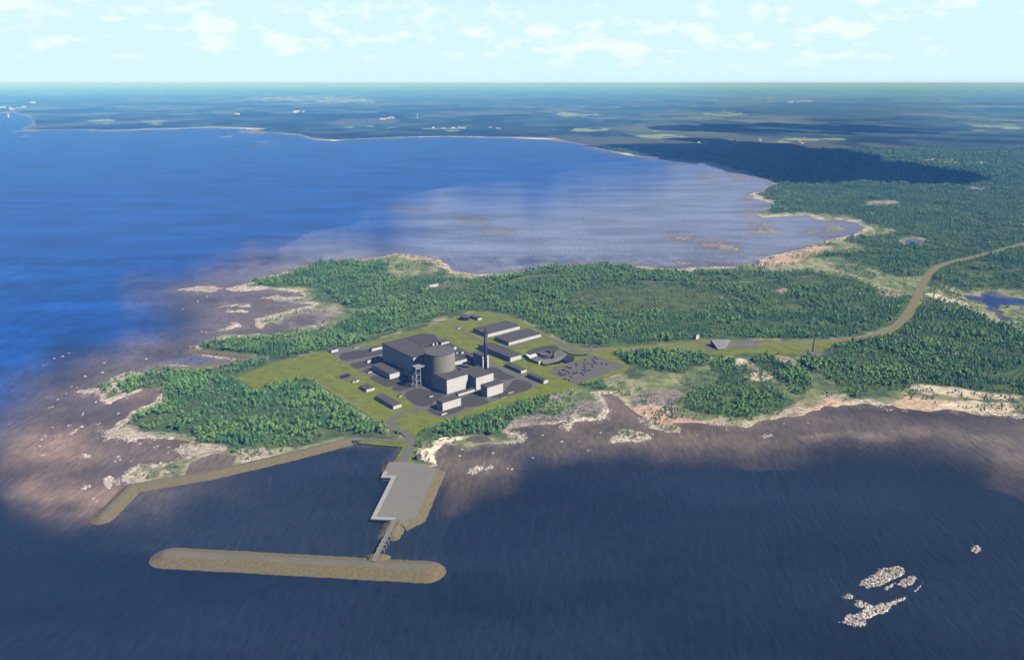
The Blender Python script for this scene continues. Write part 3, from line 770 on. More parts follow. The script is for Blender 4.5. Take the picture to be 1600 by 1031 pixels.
M_TRIM = plain('roof_trim', (0.102, 0.099, 0.099), 0.8, 0.06, 0.2)
M_CONC = plain('reactor_concrete', (0.245,0.232,0.19), 0.85, 0.10, 0.07, fine=0.04)
M_DARK = plain('dark_steel', (0.035, 0.040, 0.055), 0.6, 0.15, 0.2)
M_STEEL = plain('pale_steel', (0.24,0.24,0.245), 0.55, 0.08, 0.3)
M_DECK = plain('quay_concrete', (0.160, 0.148, 0.128), 0.9, 0.08, 0.05, fine=0.04)
M_CAP = plain('quay_cap_concrete', (0.272, 0.265, 0.258), 0.85, 0.07, 0.12)
M_QWALL = plain('quay_wall_concrete', (0.136, 0.133, 0.129), 0.9, 0.12, 0.10)
M_RIPRAP = plain('rock_armour', (0.130, 0.103, 0.050), 0.95, 0.30, 0.42, bump=0.5, fine=0.40)
M_CREST = plain('breakwater_gravel', (0.128, 0.112, 0.080), 0.95, 0.16, 0.09, bump=0.3, fine=0.12)
M_GLASS = plain('dark_glazing', (0.02, 0.025, 0.035), 0.2, 0.1, 0.2)

def cladding():
    m, nt, b = new_mat('clad_walls')
    geo = N(nt, 'ShaderNodeNewGeometry'); tc = N(nt, 'ShaderNodeTexCoord')
    n1 = N(nt, 'ShaderNodeTexNoise', inp={'Scale': 0.09, 'Detail': 5.0, 'Roughness': 0.65}); nt.links.new(geo.outputs['Position'], n1.inputs['Vector'])
    mp = N(nt, 'ShaderNodeMapping'); mp.inputs['Scale'].default_value = (0.9, 0.9, 0.05); nt.links.new(geo.outputs['Position'], mp.inputs['Vector'])
    n2 = N(nt, 'ShaderNodeTexNoise', inp={'Scale': 1.0, 'Detail': 3.0}); nt.links.new(mp.outputs[0], n2.inputs['Vector'])      # rain streaks
    sp_ = N(nt, 'ShaderNodeSeparateXYZ'); nt.links.new(tc.outputs['Object'], sp_.inputs[0])
    def seam(src, pitch, wd):
        f = mth(nt, 'FRACT', mth(nt, 'DIVIDE', src, pitch)); return mth(nt, 'LESS_THAN', f, wd)
    s_ = mth(nt, 'MAXIMUM', seam(mth(nt, 'ADD', sp_.outputs[0], sp_.outputs[1]), 6.0, 0.05), seam(sp_.outputs[2], 4.5, 0.05))
    fac = mth(nt, 'MULTIPLY', mrange(nt, n1.outputs['Fac'], 0.3, 0.7, 0.95, 1.04), mrange(nt, n2.outputs['Fac'], 0.3, 0.7, 0.93, 1.05))
    fac = mth(nt, 'MULTIPLY', fac, mth(nt, 'SUBTRACT', 1.0, mth(nt, 'MULTIPLY', s_, 0.28)))
    vm = N(nt, 'ShaderNodeVectorMath', operation='SCALE'); vm.inputs[0].default_value = (0.60, 0.575, 0.54); nt.links.new(fac, vm.inputs['Scale'])
    nt.links.new(vm.outputs[0], b.inputs['Base Color']); b.inputs['Roughness'].default_value = 0.7; b.inputs['Specular IOR Level'].default_value = 0.25
    return m
M_WALL = cladding()

def sheet(name, px, z, mat, zpx=None, sm=False, label=None):
    w = [at(u, v, z if zpx is None else zpx) for u, v in px]
    if sm: w = smooth(w, 5, True)
    mb = MB(); mb.prism([(p.x, p.y) for p in w], z - 1.2, z, bottom=False)
    o = mb.build(name, mat); tag(o, kind='structure', label=label)
    return o

def ribbon(name, pts, width, z, mat, n=8, sm=True, label=None, parent=None):
    P = smooth(pts, n) if sm else pts
    mb = MB(); vs = []
    for i, p in enumerate(P):
        d = (P[min(i + 1, len(P) - 1)] - P[max(i - 1, 0)]); d.z = 0; d.normalize()
        nrm = Vector((-d.y, d.x, 0)) * width / 2
        for s, dz in ((1, -1.0), (1, 0), (-1, 0), (-1, -1.0)):
            vs.append((p.x + s * nrm.x, p.y + s * nrm.y, z + dz))
    fs = []
    for i in range(len(P) - 1):
        a = 4 * i
        for k in (0, 1, 2): fs.append((a + k, a + k + 1, a + 4 + k + 1, a + 4 + k))
    mb.add(vs, [tuple(reversed(f)) for f in fs])
    o = mb.build(name, mat, parent); tag(o, kind='structure', label=label)
    return o

sheet('lawn', LAWN, 1.90, M_GRASS, SITE_Z, label='mown lawn round the plant')
sheet('verge', VERGE, 1.86, M_GRASS, SITE_Z, label='grass verge along the access road')
sheet('grass_bank', GRASS_BANK, 1.82, M_GRASS, SITE_Z, label='grass bank at the head of the harbour')
PARK_W = [at(u, v, SITE_Z) for u, v in PARKING]
sheet('parking_lot', PARKING, 2.06, M_LOT, SITE_Z, label='grey asphalt parking lot')
RING = [z1(55, 366), z1(200, 356), z1(360, 348), z1(500, 335), z1(690, 272), z1(780, 245), z1(880, 247), z1(965, 300), z1(1120, 372), z1(1290, 465), z2(460, 530), z2(610, 568),
        z2(700, 630), z2(650, 676), z2(500, 725), z2(320, 777), z2(120, 858), z1(985, 907), z1(900, 885), z1(790, 848), z1(715, 800), z1(610, 715), z1(480, 622), z1(330, 548), z1(220, 488), z1(90, 408)]
sheet('site_road', RING, 2.02, M_ROADG, SITE_Z, label='grey ring road and aprons between the buildings')
YARDS = [
 [z1(148, 428), z1(160, 408), z1(210, 392), z1(380, 372), z1(500, 372), z1(500, 402), z1(300, 441), z1(180, 458)],
 [z1(232, 490), z1(260, 478), z1(340, 458), z1(480, 425), z1(560, 440), z1(560, 500), z1(380, 500), z1(285, 522)],
 [z1(330, 535), z1(400, 505), z1(440, 520), z1(370, 556)],
 [z1(385, 590), z1(430, 572), z1(560, 540), z1(700, 555), z1(690, 632), z1(540, 656), z1(500, 655), z1(430, 622)],
 [z1(650, 722), z1(690, 684), z1(770, 672), z1(860, 690), z1(970, 715), z1(890, 760), z1(850, 800), z1(770, 808), z1(700, 780)],
 [z1(552, 672), z1(620, 645), z1(720, 648), z1(690, 672), z1(600, 692)],
 [z1(655, 290), z1(700, 270), z1(760, 254), z1(860, 256), z1(902, 285), z1(900, 310), z1(770, 335)],
 [z1(770, 352), z1(900, 320), z1(960, 310), z1(1130, 392), z1(1250, 440), z1(1260, 500), z1(1000, 500), z1(820, 420)],
 [z1(1082, 765), z1(1100, 740), z1(1180, 708), z1(1290, 765), z1(1262, 792), z1(1150, 816), z1(1090, 795)],
 [z1(822, 832), z1(900, 805), z1(1080, 800), z1(1112, 822), z1(1000, 872), z1(900, 877), z1(840, 850)],
 [z2(296, 512), z2(380, 516), z2(440, 552), z2(518, 588), z2(400, 608), z2(330, 560)],
 [z2(330, 745), z2(420, 700), z2(500, 612), z2(560, 606), z2(630, 628), z2(642, 655), z2(590, 690), z2(440, 728)],
]
for p in YARDS: sheet('asphalt_yard', p, 2.07, M_YARD, SITE_Z, sm=True, label='dark asphalt yard between the plant buildings')
sheet('asphalt_yard', [zv(180, 300), zv(250, 215), zv(530, 130), zv(760, 108), zv(850, 180), zv(900, 300), zv(620, 380), zv(420, 420)], 2.09, M_YARD, SITE_Z, label='dark forecourt of the visitor centre')
ribbon('harbour_road', [at(u, v, SITE_Z) for u, v in PIER_ROAD_PX], 10.0, 2.12, M_ROADG, label='grey road curving from the plant to the quay')
ribbon('back_road', [at(u, v, SITE_Z) for u, v in BACK_ROAD_PX], 7.0, 2.03, M_ROADG, label='narrow grey road behind the plant')
ribbon('warehouse_road', [at(u, v, SITE_Z) for u, v in MID_ROAD_PX], 10.0, 2.04, M_ROADG, label='grey road passing the warehouses')
ribbon('bank_road', [at(u, v, SITE_Z) for u, v in BANK_ROAD_PX], 7.0, 2.05, M_ROADG, label='short road along the harbour head')
ribbon('perimeter_path', [at(u, v, SITE_Z) for u, v in FENCE_PX], 3.0, 2.0, M_TRACK, label='path along the front edge of the lawn')
ribbon('perimeter_path', [at(u, v, SITE_Z) for u, v in FENCE2_PX], 3.0, 2.005, M_TRACK, label='path along the back edge of the lawn')
loop = smooth([at(*z2(x, y), SITE_Z) for x, y in [(945, 370), (975, 345), (1030, 338), (1085, 350), (1105, 372), (1060, 392), (990, 394)]], 6, True)
ribbon('turning_loop', loop + [loop[0]], 7.0, 2.08, M_ROADG, sm=False, label='oval turning loop by the gate')
ribbon('road_verge', road_w, 17.0, 1.95, M_VERGE, label='yellow-green verge of the access road')
ribbon('access_road', road_w, 8.5, 2.11, M_ROAD, label='access road through the forest')
ribbon('gravel_track', track_w, 7.5, 1.93, M_TRACK, label='thin gravel track through the woods')
sheet('gravel_pad', ell(704, 447.3, 21, 4.2), 1.9, plain('brown_gravel', (0.109, 0.099, 0.085), 0.95, 0.1, 0.05), 1.9, label='brown gravel pad in the north wood')
sheet('gravel_pad', ell(454, 532.5, 18, 4.4), 1.9, MATS['brown_gravel'], 1.9, label='oval gravel pad in the strip of wood')
sheet('gravel_pad', [(396, 561), (402, 553.5), (412, 552), (422, 556), (418, 561)], 1.9, MATS['brown_gravel'], 1.9, label='pad at the head of the intake channel')
sheet('mast_pad', [(1253, 552), (1262, 547), (1282, 546.5), (1286, 551), (1278, 556), (1260, 556.5)], 2.0, M_ROADG, SITE_Z, label='grey pad under the road mast')
sheet('portal_apron', [zr(860, 370), zr(980, 300), zr(1530, 280), zr(1540, 450), zr(860, 455)], 2.04, M_ROADG, SITE_Z, label='grey apron beside the portal')
sheet('portal_apron', [zr(330, 345), zr(560, 310), zr(700, 480), zr(640, 520), zr(430, 470)], 2.05, M_ROADG, SITE_Z, label='grey ramp in front of the portal')
sheet('transformer_pad', [z1(105, 585), z1(150, 565), z1(235, 560), z1(270, 580), z1(200, 605), z1(130, 600)], 2.03, M_LOT, SITE_Z, label='pad under the transformers')

# ------------------------------------------------------------------ buildings of the plant
FOOT = []          # footprints (centre x, y, radius) kept clear of trees

def solve_h(g, v):
    lo, hi = -2.0, 160.0
    for _ in range(50):
        m = (lo + hi) / 2
        if to_px((g.x, g.y, m))[1] > v: lo = m
        else: hi = m
    return (lo + hi) / 2

def building(name, label, P0, P1, PL=None, PR=None, LA=None, LB=None, cat='building', group=None, roof=M_ROOF, wall=M_WALL, parapet=True, units=0, base=SITE_Z, door=0, seed=0):
    """P0 ground and P1 roof of the near corner; PL / PR the ends of the roof edges to the left and to the right of it"""
    g = at(P0[0], P0[1], base)
    zt = solve_h(g, P1[1])
    h = zt - base
    if LA is None:
        w = at(PL[0], PL[1], zt); LA = max(3.0, (g - w).dot(AV))
    if LB is None:
        w = at(PR[0], PR[1], zt); LB = max(3.0, (w - g).dot(BV))
    e = empty(name, (g.x, g.y, base), AX)
    tag(e, label, cat, group)
    mb = MB(); mb.box(-LA, 0, 0, LB, -0.8, h - 0.35, bottom=False)
    mb.build('wall', wall, e)
    o = 0.25 if h > 6 else 0.15
    mb = MB(); mb.box(-LA - o, o, -o, LB + o, h - 0.35, h, bottom=True)
    r = mb.build('roof', roof, e)
    if parapet and min(LA, LB) > 9:
        t, k = 0.35, 0.55
        mb = MB()
        mb.box(-LA - o, o, -o, -o + t, h, h + k); mb.box(-LA - o, o, LB + o - t, LB + o, h, h + k)
        mb.box(-LA - o, -LA - o + t, -o + t, LB + o - t, h, h + k); mb.box(o - t, o, -o + t, LB + o - t, h, h + k)
        mb.build('parapet', M_TRIM, r)
    if door:
        for k in range(door):
            y = LB * (k + 0.5) / door
            dh = min(4.2, h * 0.55)
            mb = MB(); mb.box(0.0, 0.12, y - 1.8, y + 1.8, 0, dh)
            mb.build('door', M_STEEL, e)
    rnd = random.Random(seed + int(g.x * 7))
    for k in range(units):
        x = -rnd.uniform(0.15, 0.85) * LA; y = rnd.uniform(0.15, 0.85) * LB
        s = rnd.uniform(0.7, 1.3)
        mb = MB(); mb.box(x - 1.6 * s, x + 1.6 * s, y - 1.1 * s, y + 1.1 * s, h, h + 1.2 * s)
        mb.build('roof_vent', M_TRIM, r)
    c = e.matrix_basis @ Vector((-LA / 2, LB / 2, 0))
    FOOT.append((g.x + (-LA / 2) * AV.x + LB / 2 * BV.x, g.y + (-LA / 2) * AV.y + LB / 2 * BV.y, 0.5 * math.hypot(LA, LB) + 2))
    return e, LA, LB, h

th, tLA, tLB, tH = building('turbine_hall', 'huge white turbine hall with flat grey roof beside the round reactor', z1(722, 600), z1(727, 438), z1(495, 320), LB=44.0, door=0)
mb = MB(); mb.box(-tLA * 0.28, -0.5, -5.0, 0, -0.5, 10.0)
mb.build('side_annex', M_WALL, th)

# reactor building: square base, round concrete containment, stair column
g = at(*z1(975, 716), SITE_Z); zt = solve_h(g, z1(975, 608)[1]); bh_ = zt - SITE_Z
LA_ = (g - at(*z1(858, 558), zt)).dot(AV); LB_ = (at(*z1(1152, 570), zt) - g).dot(BV)
rb = empty('reactor_building', (g.x, g.y, SITE_Z), AX)
tag(rb, 'round grey concrete reactor containment rising behind a square white block', 'building')
mb = MB(); mb.box(-LA_ - 6, 0, 0, LB_, -0.8, bh_ - 0.4, bottom=False); mb.build('base_wall', M_WALL, rb)
mb = MB(); mb.box(-LA_ - 6.2, 0.25, -0.25, LB_ + 0.25, bh_ - 0.4, bh_); r = mb.build('base_roof', M_ROOF, rb)
mb = MB(); mb.box(-LA_ - 6.2, 0.25, -0.25, 0.15, bh_, bh_ + 0.7); mb.box(-0.15, 0.25, 0.15, LB_ + 0.25, bh_, bh_ + 0.7); mb.build('parapet', M_TRIM, r)
RC = 24.2
fr = at(*z1(920, 556), zt)
dirc = Vector((fr.x, fr.y, 0)).normalized()
cc = Vector((fr.x, fr.y, 0)) + dirc * RC
topz = solve_h(cc, z1(920, 379)[1])
loc = rb.matrix_basis.inverted() @ Vector((cc.x, cc.y, 0))
from mathutils import Matrix
def to_local(p):
    d = Vector((p.x - g.x, p.y - g.y, 0)); return (d.dot(AV), d.dot(BV))
lx, ly = to_local(cc)
mb = MB(); mb.cyl(lx, ly, -0.8, topz - SITE_Z - 1.0, RC, n=72); mb.build('containment', M_CONC, rb)
rbt = topz - SITE_Z
mb = MB(); mb.cyl(lx, ly, rbt - 1.0, rbt - 0.4, RC + 0.3, n=72)
mb.cyl(lx, ly, rbt - 0.4, rbt + 0.1, RC + 0.3, RC - 1.5, n=72); mb.build('containment_roof', plain('containment_roof_grey', (0.092, 0.088, 0.087), 0.9, 0.08, 0.08), rb)
cp = at(*z1(846, 676), SITE_Z); cx, cy = to_local(cp)
FOOT.append((cc.x, cc.y, 45))

# the pipe gantry between hall and reactor
gg = at(*z1(740, 668), SITE_Z)
pg = empty('pipe_gantry', (gg.x, gg.y, SITE_Z), AX)
tag(pg, 'tall pale steel pipe gantry standing between the turbine hall and the round reactor', 'gantry')
GH = 30.0
for x, y in ((0, 0), (-11, 0), (0, 8), (-11, 8)):
    mb = MB(); mb.box(x - 0.6, x + 0.6, y - 0.6, y + 0.6, 0, GH); mb.build('leg', M_STEEL, pg)
for zz in (10.0, 20.0, GH):
    mb = MB(); mb.box(-11.8, 0.8, -0.8, 0.0, zz, zz + 0.9); mb.box(-11.8, 0.8, 8.0, 8.8, zz, zz + 0.9)
    mb.box(-11.8, -11.0, 0, 8, zz, zz + 0.9); mb.box(0, 0.8, 0, 8, zz, zz + 0.9); mb.build('platform_frame', M_STEEL, pg)
mb = MB(); mb.box(-11.0, 0.0, 0.0, 20.0, GH + 0.9, GH + 3.4); mb.build('pipe_bridge', M_STEEL, pg)
for k in range(3):
    mb = MB(); mb.beam((0, 0, 10 * k), (-11, 0, 10 * k + 10), 0.5); mb.build('brace', M_STEEL, pg)

building('auxiliary_building', 'white auxiliary block right of the reactor, at the foot of the dark chimney', z1(1198, 686), z1(1200, 590), LA=40.0, PR=z1(1330, 550), units=0)
building('stair_tower', 'narrow white stair tower between reactor block and auxiliary block', z1(1183, 682), z1(1183, 583), LA=9.0, PR=z1(1192, 579), parapet=False)
building('link_building', 'low white strip building along the front of the reactor block', z1(1060, 733), z1(1058, 713), z1(1035, 704), z1(1176, 668), parapet=False)
building('service_building', 'white service block nearest the harbour, in front of the reactor', z1(942, 846), z1(942, 783), z1(885, 760), z1(1083, 741))
building('workshop_building', 'white workshop block at the right front corner of the yard', z1(1283, 740), z1(1283, 666), z1(1222, 646), z1(1413, 632))
building('control_building', 'stepped white control building behind the chimney', z4(648, 530), z4(652, 392), z4(560, 345), LB=13.0)
building('control_wing', 'low white wing in front of the stepped control building', z4(450, 566), z4(447, 547), LA=26.0, PR=z4(648, 497), parapet=False)
building('canopy_hall', 'dark grey roofed hall behind the reactor with a sagging roof edge', z4(596, 470), z4(596, 425), z4(450, 372), z4(655, 385), wall=M_TRIM)
building('pump_building', 'white block right behind the round reactor', z4(346, 492), z4(346, 446), z4(330, 395), z4(480, 412))
building('pump_annex', 'small white annex below the block right of the reactor', z4(356, 530), z4(356, 508), z4(345, 488), z4(440, 490), parapet=False)
building('switch_building', 'white switchgear house at the back corner of the yard', z4(203, 268), z4(203, 245), z4(190, 215), z4(290, 226))
for px0, px1, LB, lab in ((z4(112, 278), z4(112, 250), 3.5, 'small white cabin at the left behind the reactor'), (z4(152, 268), z4(152, 238), 2.2, 'slim white post house behind the reactor roof'),
                          (z4(338, 322), z4(338, 288), 5.5, 'white cabin with tall front behind the reactor, right of its roof'), (z4(366, 364), z4(366, 345), 3.5, 'smaller white cabin below the tall cabin behind the reactor'),
                          (z4(418, 366), z4(418, 342), 5.0, 'white cabin nearest the canopy hall')):
    building('equipment_cabin', lab, px0, px1, LA=5.0, LB=LB, parapet=False, group='cabins behind the reactor')
building('water_treatment_building', 'long low white hall in the shade left of the turbine hall', z1(535, 603), z1(536, 562), z1(388, 494), z1(634, 533))
building('shade_cabin', 'grey cabin in the shadow at the foot of the turbine hall', z1(424, 466), z1(424, 445), LA=8.0, PR=z1(468, 430), parapet=False)
building('store_building', 'white store running into the back corner of the turbine hall', z1(398, 388), z1(398, 366), z1(380, 358), z1(500, 338), parapet=False)
building('gas_cabin', 'square white cabin at the left edge of the middle yard', z1(364, 480), z1(364, 456), z1(352, 450), z1(410, 442), parapet=False)
building('gate_cabin', 'white gate cabin at the far left corner of the ring road', z1(88, 400), z1(88, 378), z1(74, 370), z1(140, 366), parapet=False)
building('valve_cabin', 'flat white box on the left yard beside the long low hall', z1(370, 556), z1(370, 546), LA=5.0, PR=z1(400, 538), parapet=False)
building('lawn_shed', 'short grey roofed shed on the front lawn', z1(356, 701), z1(355, 680), z1(302, 650), z1(418, 662), parapet=False)
building('lawn_hall', 'long grey roofed shed on the front lawn by the turning road', z1(563, 833), z1(563, 806), z1(415, 727), z1(631, 790), parapet=False)
for a, b_, r_, lab in ((z1(252, 630), z1(252, 614), z1(272, 606), 'left one of two small cabins on the lawn'), (z1(278, 626), z1(278, 606), z1(296, 598), 'right one of two small cabins on the lawn'),
                       (z1(608, 738), z1(608, 727), z1(628, 722), 'tiny white kiosk beside the long lawn shed'), (z1(840, 742), z1(840, 731), z1(868, 722), 'tiny white kiosk on the yard in front of the reactor'),
                       (z1(932, 880), z1(932, 866), z1(978, 854), 'white hut at the ring road in front of the service block'), (z2(408, 748), z2(408, 742), z2(445, 732), 'flat white hut at the front kerb of the ring road'),
                       (z2(460, 714), z2(460, 706), z2(502, 692), 'white hut by the road right of the workshop block'), (z2(72, 218), z2(72, 209), z2(95, 203), 'tiny kiosk on the lawn behind the plant'),
                       (z1(262, 368), z1(262, 360), z1(298, 352), 'flat white hut beside the back road of the plant')):
    building('kiosk', lab, a, b_, LA=4.0, PR=r_, parapet=False, group='small huts on the plant site')
for k, x in enumerate((172, 192, 212)):
    g0 = at(*z1(x + 6, 594 - k * 5), SITE_Z)
    e = empty('transformer', (g0.x, g0.y, SITE_Z), AX)
    tag(e, ('leftmost', 'middle', 'rightmost')[k] + ' of three dark transformers on the lawn pad', 'transformer', 'transformers')
    mb = MB(); mb.box(-5, 0, 0, 3.0, 0.3, 5.0); mb.build('tank', M_DARK, e)
    mb = MB(); mb.box(-4.6, -0.4, -0.9, -0.1, 0.8, 4.2); mb.build('radiator', M_DARK, e)
    for q in (-4, -2.5, -1):
        mb = MB(); mb.cyl(q, 1.5, 5.0, 7.4, 0.35, 0.2, n=8); mb.build('bushing', M_STEEL, e)
building('warehouse', 'long grey roofed warehouse at the back of the site', z2(303, 281), z2(303, 255), z2(200, 211), z2(549, 191), cat='warehouse', group='warehouses')
building('warehouse', 'grey roofed warehouse on the right, nearest the forest edge', z2(465, 343), z2(465, 319), z2(358, 277), z2(706, 249), cat='warehouse', group='warehouses')
building('warehouse', 'grey roofed warehouse directly right of the dark chimney', z2(478, 469), z2(478, 436), z2(238, 337), z2(549, 406), cat='warehouse', group='warehouses')
building('roof_cabin', 'thin white cabin behind the warehouse right of the chimney', z2(330, 372), z2(330, 362), LA=4, PR=z2(362, 352), parapet=False)
building('garage_building', 'long low garage between the chimney and the parking lot, left one', z2(560, 558), z2(560, 536), z2(430, 485), z2(600, 522), parapet=False, group='garages by the parking lot')
building('garage_building', 'long low garage between the chimney and the parking lot, right one', z2(733, 638), z2(733, 611), z2(600, 560), z2(763, 598), parapet=False, group='garages by the parking lot')
building('tank_house', 'small white house beside the round dark tank at the back', z2(228, 151), z2(228, 134), z2(180, 110), z2(256, 126), parapet=False)
# round tank
g0 = at(*z2(128, 152), SITE_Z)
tk = empty('storage_tank', (g0.x, g0.y + 11, SITE_Z)); tag(tk, 'low round dark storage tank at the back edge of the lawn', 'tank')
mb = MB(); mb.cyl(0, 0, -0.5, 6.0, 10.5, n=40); mb.build('shell', M_DARK, tk, False)
mb = MB(); mb.cyl(0, 0, 6.0, 7.2, 10.7, 1.0, n=40); mb.build('roof', M_ROOF, tk)
# low round basin beside the long hall
g0 = at(*z1(655, 604), SITE_Z)
tk = empty('round_basin', (g0.x, g0.y + 4, SITE_Z)); tag(tk, 'low round tank in the shade under the turbine hall', 'tank')
mb = MB(); mb.cyl(0, 0, -0.5, 4.0, 4.5, n=28); mb.build('shell', M_TRIM, tk)
mb = MB(); mb.cyl(0, 0, 4.0, 4.5, 4.7, 0.6, n=28); mb.build('roof', M_ROOF, tk)

# ventilation chimney
g0 = at(*z2(288, 545), SITE_Z)
ch = empty('chimney', (g0.x, g0.y, SITE_Z)); tag(ch, 'tall slender dark ventilation chimney with a narrow tip', 'chimney')
top = solve_h(g0, z2(283, 202)[1]) - SITE_Z
sh_ = solve_h(g0, z2(283, 240)[1]) - SITE_Z
mb = MB(); mb.cyl(0, 0, 0, sh_, 3.1, 2.2, n=24); mb.build('shaft', M_DARK, ch, True)
mb = MB(); mb.cyl(0, 0, sh_, top, 1.1, 0.9, n=16); mb.build('tip', M_DARK, ch, True)
for zz in (sh_ - 0.4, sh_ * 0.66, sh_ * 0.33):
    mb = MB(); mb.cyl(0, 0, zz, zz + 0.5, 3.6, n=20); mb.build('gallery', M_DARK, ch)
mb = MB(); mb.box(2.0, 3.9, -1.0, 1.0, sh_ - 8.5, sh_ - 2); mb.build('monitor_box', M_DARK, ch)

# visitor centre beside the parking lot
g0 = at(*zv(450, 490), SITE_Z)
vcx = empty('visitor_centre', (g0.x, g0.y, SITE_Z)); tag(vcx, 'grey visitor centre with a round court and a pointed swooping roof beside the parking lot', 'building')
def vl(x, y, z=0.0):
    p = at(*zv(x, y), SITE_Z + z); return (p.x - g0.x, p.y - g0.y, z)
def vpoly(pts, z): return [vl(x, y, z)[:2] for x, y in pts]
mb = MB(); mb.prism(vpoly([(285, 360), (425, 305), (340, 225), (185, 268)], 6.0), -0.5, 5.6); mb.build('office_wall', M_WALL, vcx)
mb = MB(); mb.prism(vpoly([(285, 300), (432, 250), (360, 205), (180, 262)], 6.0), 5.6, 6.0); mb.build('office_roof', M_ROOF, vcx)
mb = MB(); mb.prism(vpoly([(285, 370), (420, 330), (520, 380), (450, 430)], 5.0), -0.5, 4.6); mb.build('wing_wall', M_WALL, vcx)
mb = MB(); mb.prism(vpoly([(280, 365), (425, 322), (530, 378), (450, 425)], 5.0), 4.6, 5.0); mb.build('wing_roof', M_TRIM, vcx)
cxy = vl(590, 330)
mb = MB()
n = 40; vs_ = []; fs_ = []
for k in range(n):
    a = 2 * math.pi * k / n
    hgt_ = 5.0 + 1.5 * math.sin(a * 1.0 + 0.6)
    for r_, z_ in ((10.5, -0.5), (10.5, hgt_), (8.6, hgt_ - 0.4), (8.6, 2.5)):
        vs_.append((cxy[0] + r_ * math.cos(a), cxy[1] + 6 + r_ * math.sin(a), z_))
for k in range(n):
    for q in range(3): fs_.append((4 * k + q, 4 * ((k + 1) % n) + q, 4 * ((k + 1) % n) + q + 1, 4 * k + q + 1))
fs_.append(tuple(4 * k + 3 for k in range(n)))
mb.add(vs_, fs_); mb.build('round_court', M_TRIM, vcx)
# swooping roof: low at the near left tip, rising to the point on the right
roofp = [((590, 480), 3.0), ((840, 415), 6.0), ((890, 385), 8.0), ((1005, 280), 13.0), ((930, 205), 13.5), ((830, 200), 10.0), ((755, 270), 8.0), ((740, 365), 5.5), ((500, 395), 4.0), ((530, 470), 3.0)]
tv = [vl(x, y, z) for (x, y), z in roofp]
bv = [(a, b_, c - 0.8) for a, b_, c in tv]
nn = len(tv)
mb = MB(); mb.add(tv + bv, [tuple(range(nn)), tuple(range(2 * nn - 1, nn - 1, -1))] + [(i, nn + i, nn + (i + 1) % nn, (i + 1) % nn) for i in range(nn)])
mb.build('swooping_roof', plain('pale_roof', (0.156, 0.153, 0.129), 0.85, 0.08, 0.1), vcx)
wallp = [vl(x, y, z - 0.8) for (x, y), z in [((600, 478), 3.0), ((838, 412), 6.0), ((880, 385), 8.0), ((900, 300), 10.5), ((820, 215), 10.0), ((750, 280), 8.0), ((735, 365), 5.5)]]
nn = len(wallp)
mb = MB(); mb.add(wallp + [(a, b_, -0.5) for a, b_, c in wallp], [(i, nn + i, nn + (i + 1) % nn, (i + 1) % nn) for i in range(nn)] + [tuple(range(nn))])
mb.build('glazed_wall', M_GLASS, vcx)
mb = MB(); mb.prism(vpoly([(885, 392), (985, 428), (1125, 380), (1142, 332), (1010, 296), (930, 330)], 3.5), -0.5, 3.5); mb.build('glazed_hall', M_GLASS, vcx)
cw = smooth([Vector(vl(x, y, 0)) for x, y in [(938, 222), (975, 262), (1060, 296), (1180, 312), (1300, 315), (1390, 300)]], 5)
mb = MB()
for a_, b2 in zip(cw[:-1], cw[1:]): mb.beam((a_.x, a_.y, 1.0), (b2.x, b2.y, 1.0), 1.8)
mb.build('curved_wall', M_GLASS, vcx)
wl = [vl(600, 490, 0), vl(845, 428, 0)]
mb = MB(); a_, b2 = Vector(wl[0]), Vector(wl[1]); d_ = (b2 - a_).normalized(); nrm = Vector((-d_.y, d_.x, 0)) * 0.6
vs_ = [a_, b2, b2 + nrm, a_ + nrm]; vs_ = vs_ + [v + Vector((0, 0, 2.4)) for v in vs_]
mb.add(vs_, [(0, 1, 5, 4), (1, 2, 6, 5), (2, 3, 7, 6), (3, 0, 4, 7), (4, 5, 6, 7)]); mb.build('parapet_wall', M_WALL, vcx)
FOOT.append((g0.x + 20, g0.y + 20, 45))

# road portal: a concrete wedge, the shade of its sides put into dark wall colour
g0 = at(*zr(690, 490), SITE_Z)
pt = empty('tunnel_portal', (g0.x, g0.y, SITE_Z)); tag(pt, 'pale concrete wedge portal with shade-coloured side walls beside the access road', 'portal')
def pl(x, y, z): 
    p = at(*zr(x, y), SITE_Z + z); return (p.x - g0.x, p.y - g0.y, z)
q = [pl(690, 478, 1.5), pl(845, 462, 1.0), pl(960, 290, 3.0), pl(870, 268, 9.5), pl(540, 268, 11.0)]
nn = 5; qb = [(a, b_, -0.5) for a, b_, c in q]
mb = MB(); mb.add(q, [tuple(range(nn))] ); mb.add([(a, b_, c - 0.7) for a, b_, c in q], [tuple(range(nn - 1, -1, -1))]); mb.add(q + [(a, b_, c - 0.7) for a, b_, c in q], [(i, nn + i, nn + (i + 1) % nn, (i + 1) % nn) for i in range(nn)])
mb.build('sloped_roof', plain('portal_concrete', (0.17,0.165,0.165), 0.85, 0.06, 0.1), pt)
qs = [(a * 0.97, b_ * 0.97, c - 0.75) for a, b_, c in q]
mb = MB(); mb.add(qs + [(a, b_, -0.5) for a, b_, c in qs], [(i, nn + i, nn + (i + 1) % nn, (i + 1) % nn) for i in range(nn)]); mb.build('side_wall', M_GLASS, pt)  # dark glazing colour stands in for shade on these walls
building('road_cabin', 'small white cabin among the trees above the portal', (1087.5, 530), (1087.5, 523.5), LA=6.0, LB=9.0, parapet=False)
building('shore_house', 'small grey house on the pale beach beside the quay road', (651.5, 718), (651.5, 713), LA=5, LB=7, parapet=False, wall=M_TRIM)
building('forest_hall', 'elongated white hall beside the gravel pad in the north wood', (664, 451), (664, 446.5), LA=10, PR=(685, 442.5), parapet=False, base=1.5)
g0 = at(454.5, 533.5, 1.9)
e = empty('well_house', (g0.x, g0.y, 1.9), AX); tag(e, 'tiny dark hut in the middle of the oval gravel pad', 'hut')
